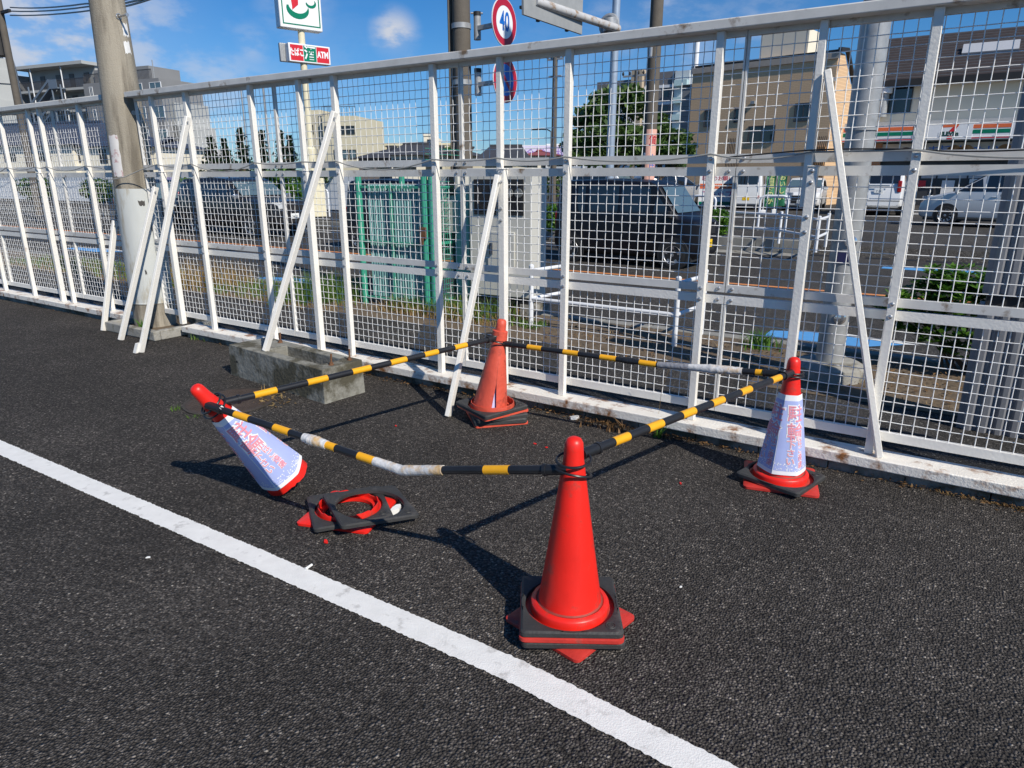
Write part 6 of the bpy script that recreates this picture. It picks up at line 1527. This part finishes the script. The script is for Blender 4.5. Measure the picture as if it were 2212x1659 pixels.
for k, (u, d_, sp_u, h, lab) in enumerate(((80, 19.2, 1, 1.6, 'clipped hedge shrub left before the hoarding'), (215, 19.2, 1, 1.5, 'green shrub before the hoarding left of the thick pole'), (400, 19, 1, 1.5, 'low shrub before the hoarding right of the thick pole'), (1195, 43, 1, 2.0, 'pale shrub before the white slat screen'), (612, 18.6, 1, 1.9, 'loose shrub before the hoarding behind the big wagon'))):
    s_ = wl(u, 430, d_)[0]; q_ = W(s_, d_, .08); t = thing('shrub', lab, 'shrub', q_, 0, 'shrubs across the road'); b = MB(); leaves(b, (0, 0, h*.55), (1.2*sp_u+.3*(k == 0), .6, h*.5), 900, .13); b.build('foliage', M_BUSH if k == 4 else M_LEAF, t, weld=False)
    b = MB(); [b.cyl((0, 0, 0), (R.uniform(-.6, .6), R.uniform(-.2, .2), h*.7), .03, .012, 6) for _ in range(5)]; b.build('stem', M_BARK, t)
b = MB(); 
for u in (480, 520, 560, 600, 680, 690):
    s_, z_ = wl(u, 378, 20); leaves(b, (s_, -.1, z_-.1), (1.0, .3, .35), 220, .13)
tag(b.build('hoarding_vine', M_LEAF, loc=W(0, 20, 0), rotz=FA, weld=False), 'green creeper hanging over the top of the white hoarding', 'vine')
# far kerb greens
for u, v, h, r_, n_, lab in ((1548, 512, .75, .38, 1500, 'bright green shrub on the far kerb right of the black kei van'), (1190, 500, .8, .35, 1200, 'bright green shrub showing between the cabinet and the black kei van')):
    q_ = gr(u, v, .08); t = thing('shrub', lab, 'shrub', q_, 0); b = MB(); leaves(b, (0, 0, h*.5), (r_, r_, h*.5), n_, .06); b.build('foliage', M_BUSH, t, weld=False); b = MB(); [b.cyl((0, 0, 0), (R.uniform(-.2, .2), R.uniform(-.2, .2), h*.6), .015, .006, 6) for _ in range(6)]; b.build('stem', M_BARK, t)
# bush right behind the fence
q_ = W(2.45, 2.95, -.05); t = thing('shrub', 'glossy leaved green bush beside the ribbed column', 'shrub', q_, FA); b = MB()
for c_, r_ in (((0, 0, .62), (.55, .35, .25)), ((-.45, .0, .5), (.35, .3, .22)), ((.5, 0, .6), (.4, .35, .25)), ((.1, -.1, .35), (.6, .3, .2)), ((-.1, .1, .78), (.4, .3, .14))):
    for _ in range(170):   # rosettes of leaves
        v = Vector((R.gauss(0, 1), R.gauss(0, 1), R.gauss(0, 1))).normalized()*R.random()**.4; p_ = Vector(c_)+Vector((v.x*r_[0], v.y*r_[1], v.z*r_[2]))
        for k in range(7):
            a_ = k*.9+R.uniform(-.2, .2); up_ = R.uniform(.1, .8); d_ = Vector((math.cos(a_), math.sin(a_), up_)).normalized(); l_ = R.uniform(.06, .1); sd2 = d_.cross(Vector((0, 0, 1))).normalized()*l_*.22
            b.poly([p_, p_+d_*l_*.5-sd2, p_+d_*l_, p_+d_*l_*.5+sd2])
b.build('foliage', M_BUSH, t, weld=False)
b = MB()
for k in range(9): a_ = R.uniform(0, 6.3); b.tube([(R.uniform(-.2, .2), 0, 0), (math.cos(a_)*.2, math.sin(a_)*.15, .25), (math.cos(a_)*.5, math.sin(a_)*.25, .55)], .012, 6)
b.build('stem', M_BARK, t, smooth=True)
q_ = gr(1642, 752, -.045); tf = blades('lily_tuft', [Vector((R.gauss(0, .07), R.gauss(0, .06), 0)) for _ in range(130)], .24, .011, M_BUSH, .55, 'green strap leaved tuft on bare soil left of the lamp post', 'plant'); tf.location = q_
# verge grasses
def vroot(s0, s1, d0, d1, n): return [W(R.uniform(s0, s1), R.uniform(d0, d1), -.045) for _ in range(n)]
blades('verge_grass', vroot(-14, -5.0, 2.0, 3.1, 2400), .2, .008, M_GRASS, .5, kind='stuff')
blades('verge_grass', [W(-5.35+R.gauss(0, .28), 2.55+R.gauss(0, .25), -.045) for _ in range(1100)], .42, .008, M_GRASS, .3, kind='stuff')
blades('dry_grass', vroot(-14, -4.4, 1.8, 3.0, 2600), .13, .005, M_STRAW, .7, kind='stuff')
blades('dry_grass', vroot(-8.8, -7.2, 2.0, 3.0, 900), .45, .006, M_STRAW, .3, kind='stuff')
blades('verge_grass', vroot(-3.9, -2.3, 2.35, 3.1, 750), .3, .009, M_GRASS, .45, kind='stuff')
blades('dry_grass', vroot(-4.0, -2.0, 2.2, 2.9, 900), .22, .006, M_STRAW, .6, kind='stuff')
blades('verge_grass', vroot(-2.2, -1.6, 2.4, 2.7, 120), .16, .012, M_GRASS, .5, kind='stuff')
blades('dry_grass', vroot(-1.7, 3, 1.7, 3.1, 500), .05, .004, M_STRAW, .8, kind='stuff')
litter('leaf_litter', lambda: W(R.uniform(-1.5, 3.2), R.uniform(1.6, 3.15), -.04+R.uniform(0, .02)), 900, .022, M_LITTER)
# ------------------------------------------------------------------ banners and boards in the car park
def banner(label, u, v0, v1, Y_, rot, txt):
    p_ = dep(u, v0, Y_); r_ = thing('banner_flag', label, 'banner', (p_.x, p_.y, .15), rot, 'green banner flags by the white cargo van'); h = dep(u, v1, Y_).z-.15
    b = MB(); b.cyl((0, 0, 0), (0, 0, h+.05), .018, n=8); b.cyl((0, 0, h), (.55, 0, h), .01, n=6); b.build('pole', M_PIPE, r_)
    b = MB(); g = [[b.b.verts.new((.03+.36*i/4, .05*math.sin(i*1.2+j*.8), .35+(h-.35)*j/8)) for i in range(5)] for j in range(9)]
    for j in range(8):
        for i in range(4): b.b.faces.new((g[j][i], g[j][i+1], g[j+1][i+1], g[j+1][i]))
    fo = b.build('flag', M_GRN if False else mat('banner_green', (.02, .17, .08), .6), r_, smooth=True)
    b = MB(); b.b2(-.1, .1, -.1, .1, 0, .22); b.build('weight', M_PAPER, r_, bevel=.02)
    lettering('banner_lettering', txt, .27, mat('banner_yellow', (.6, .6, .25), .6), fo, FR((.21, -.06, .35+(h-.35)*.52), (1, 0, 0), (0, 0, 1)), .006)
banner('tall green banner nearest the white cargo van', 1648, 452, 368, 29, FA*.3, '味\n自\n慢\nの\nか')
banner('tall green banner nearest the white hatchback', 1672, 452, 368, 29.6, FA*.3, 'お\nい\nし\nい')
p_ = dep(1524, 447, 37); nb_ = thing('notice_board', 'white notice board with red and pink lettering beside the white cargo van', 'notice board', (p_.x, p_.y, .15), FA*.4)
b = MB(); b.b2(-.4, 1.4, 0, .05, .1, 1.75); nbo = b.build('board', M_SIGNW, nb_)
b = MB(); b.b2(-.36, 1.36, -.006, -.001, .95, 1.2); b.build('orange_strip', M_ORG7, nbo); b = MB(); b.b2(-.36, 1.36, -.006, -.001, .14, .3); b.build('green_strip', M_GREEN7, nbo)
lettering('board_lettering', '駐車のお願い', .26, M_SIGNRED, nbo, FR((.5, -.008, 1.45), (1, 0, 0), (0, 0, 1)), .002); lettering('board_lettering', 'アイドリング', .2, M_SIGNW, nbo, FR((.5, -.01, 1.07), (1, 0, 0), (0, 0, 1)), .002); lettering('board_lettering', 'ストップ', .4, mat('magenta_ink', (.5, .05, .25), .6), nbo, FR((.5, -.008, .65), (1, 0, 0), (0, 0, 1)), .004)
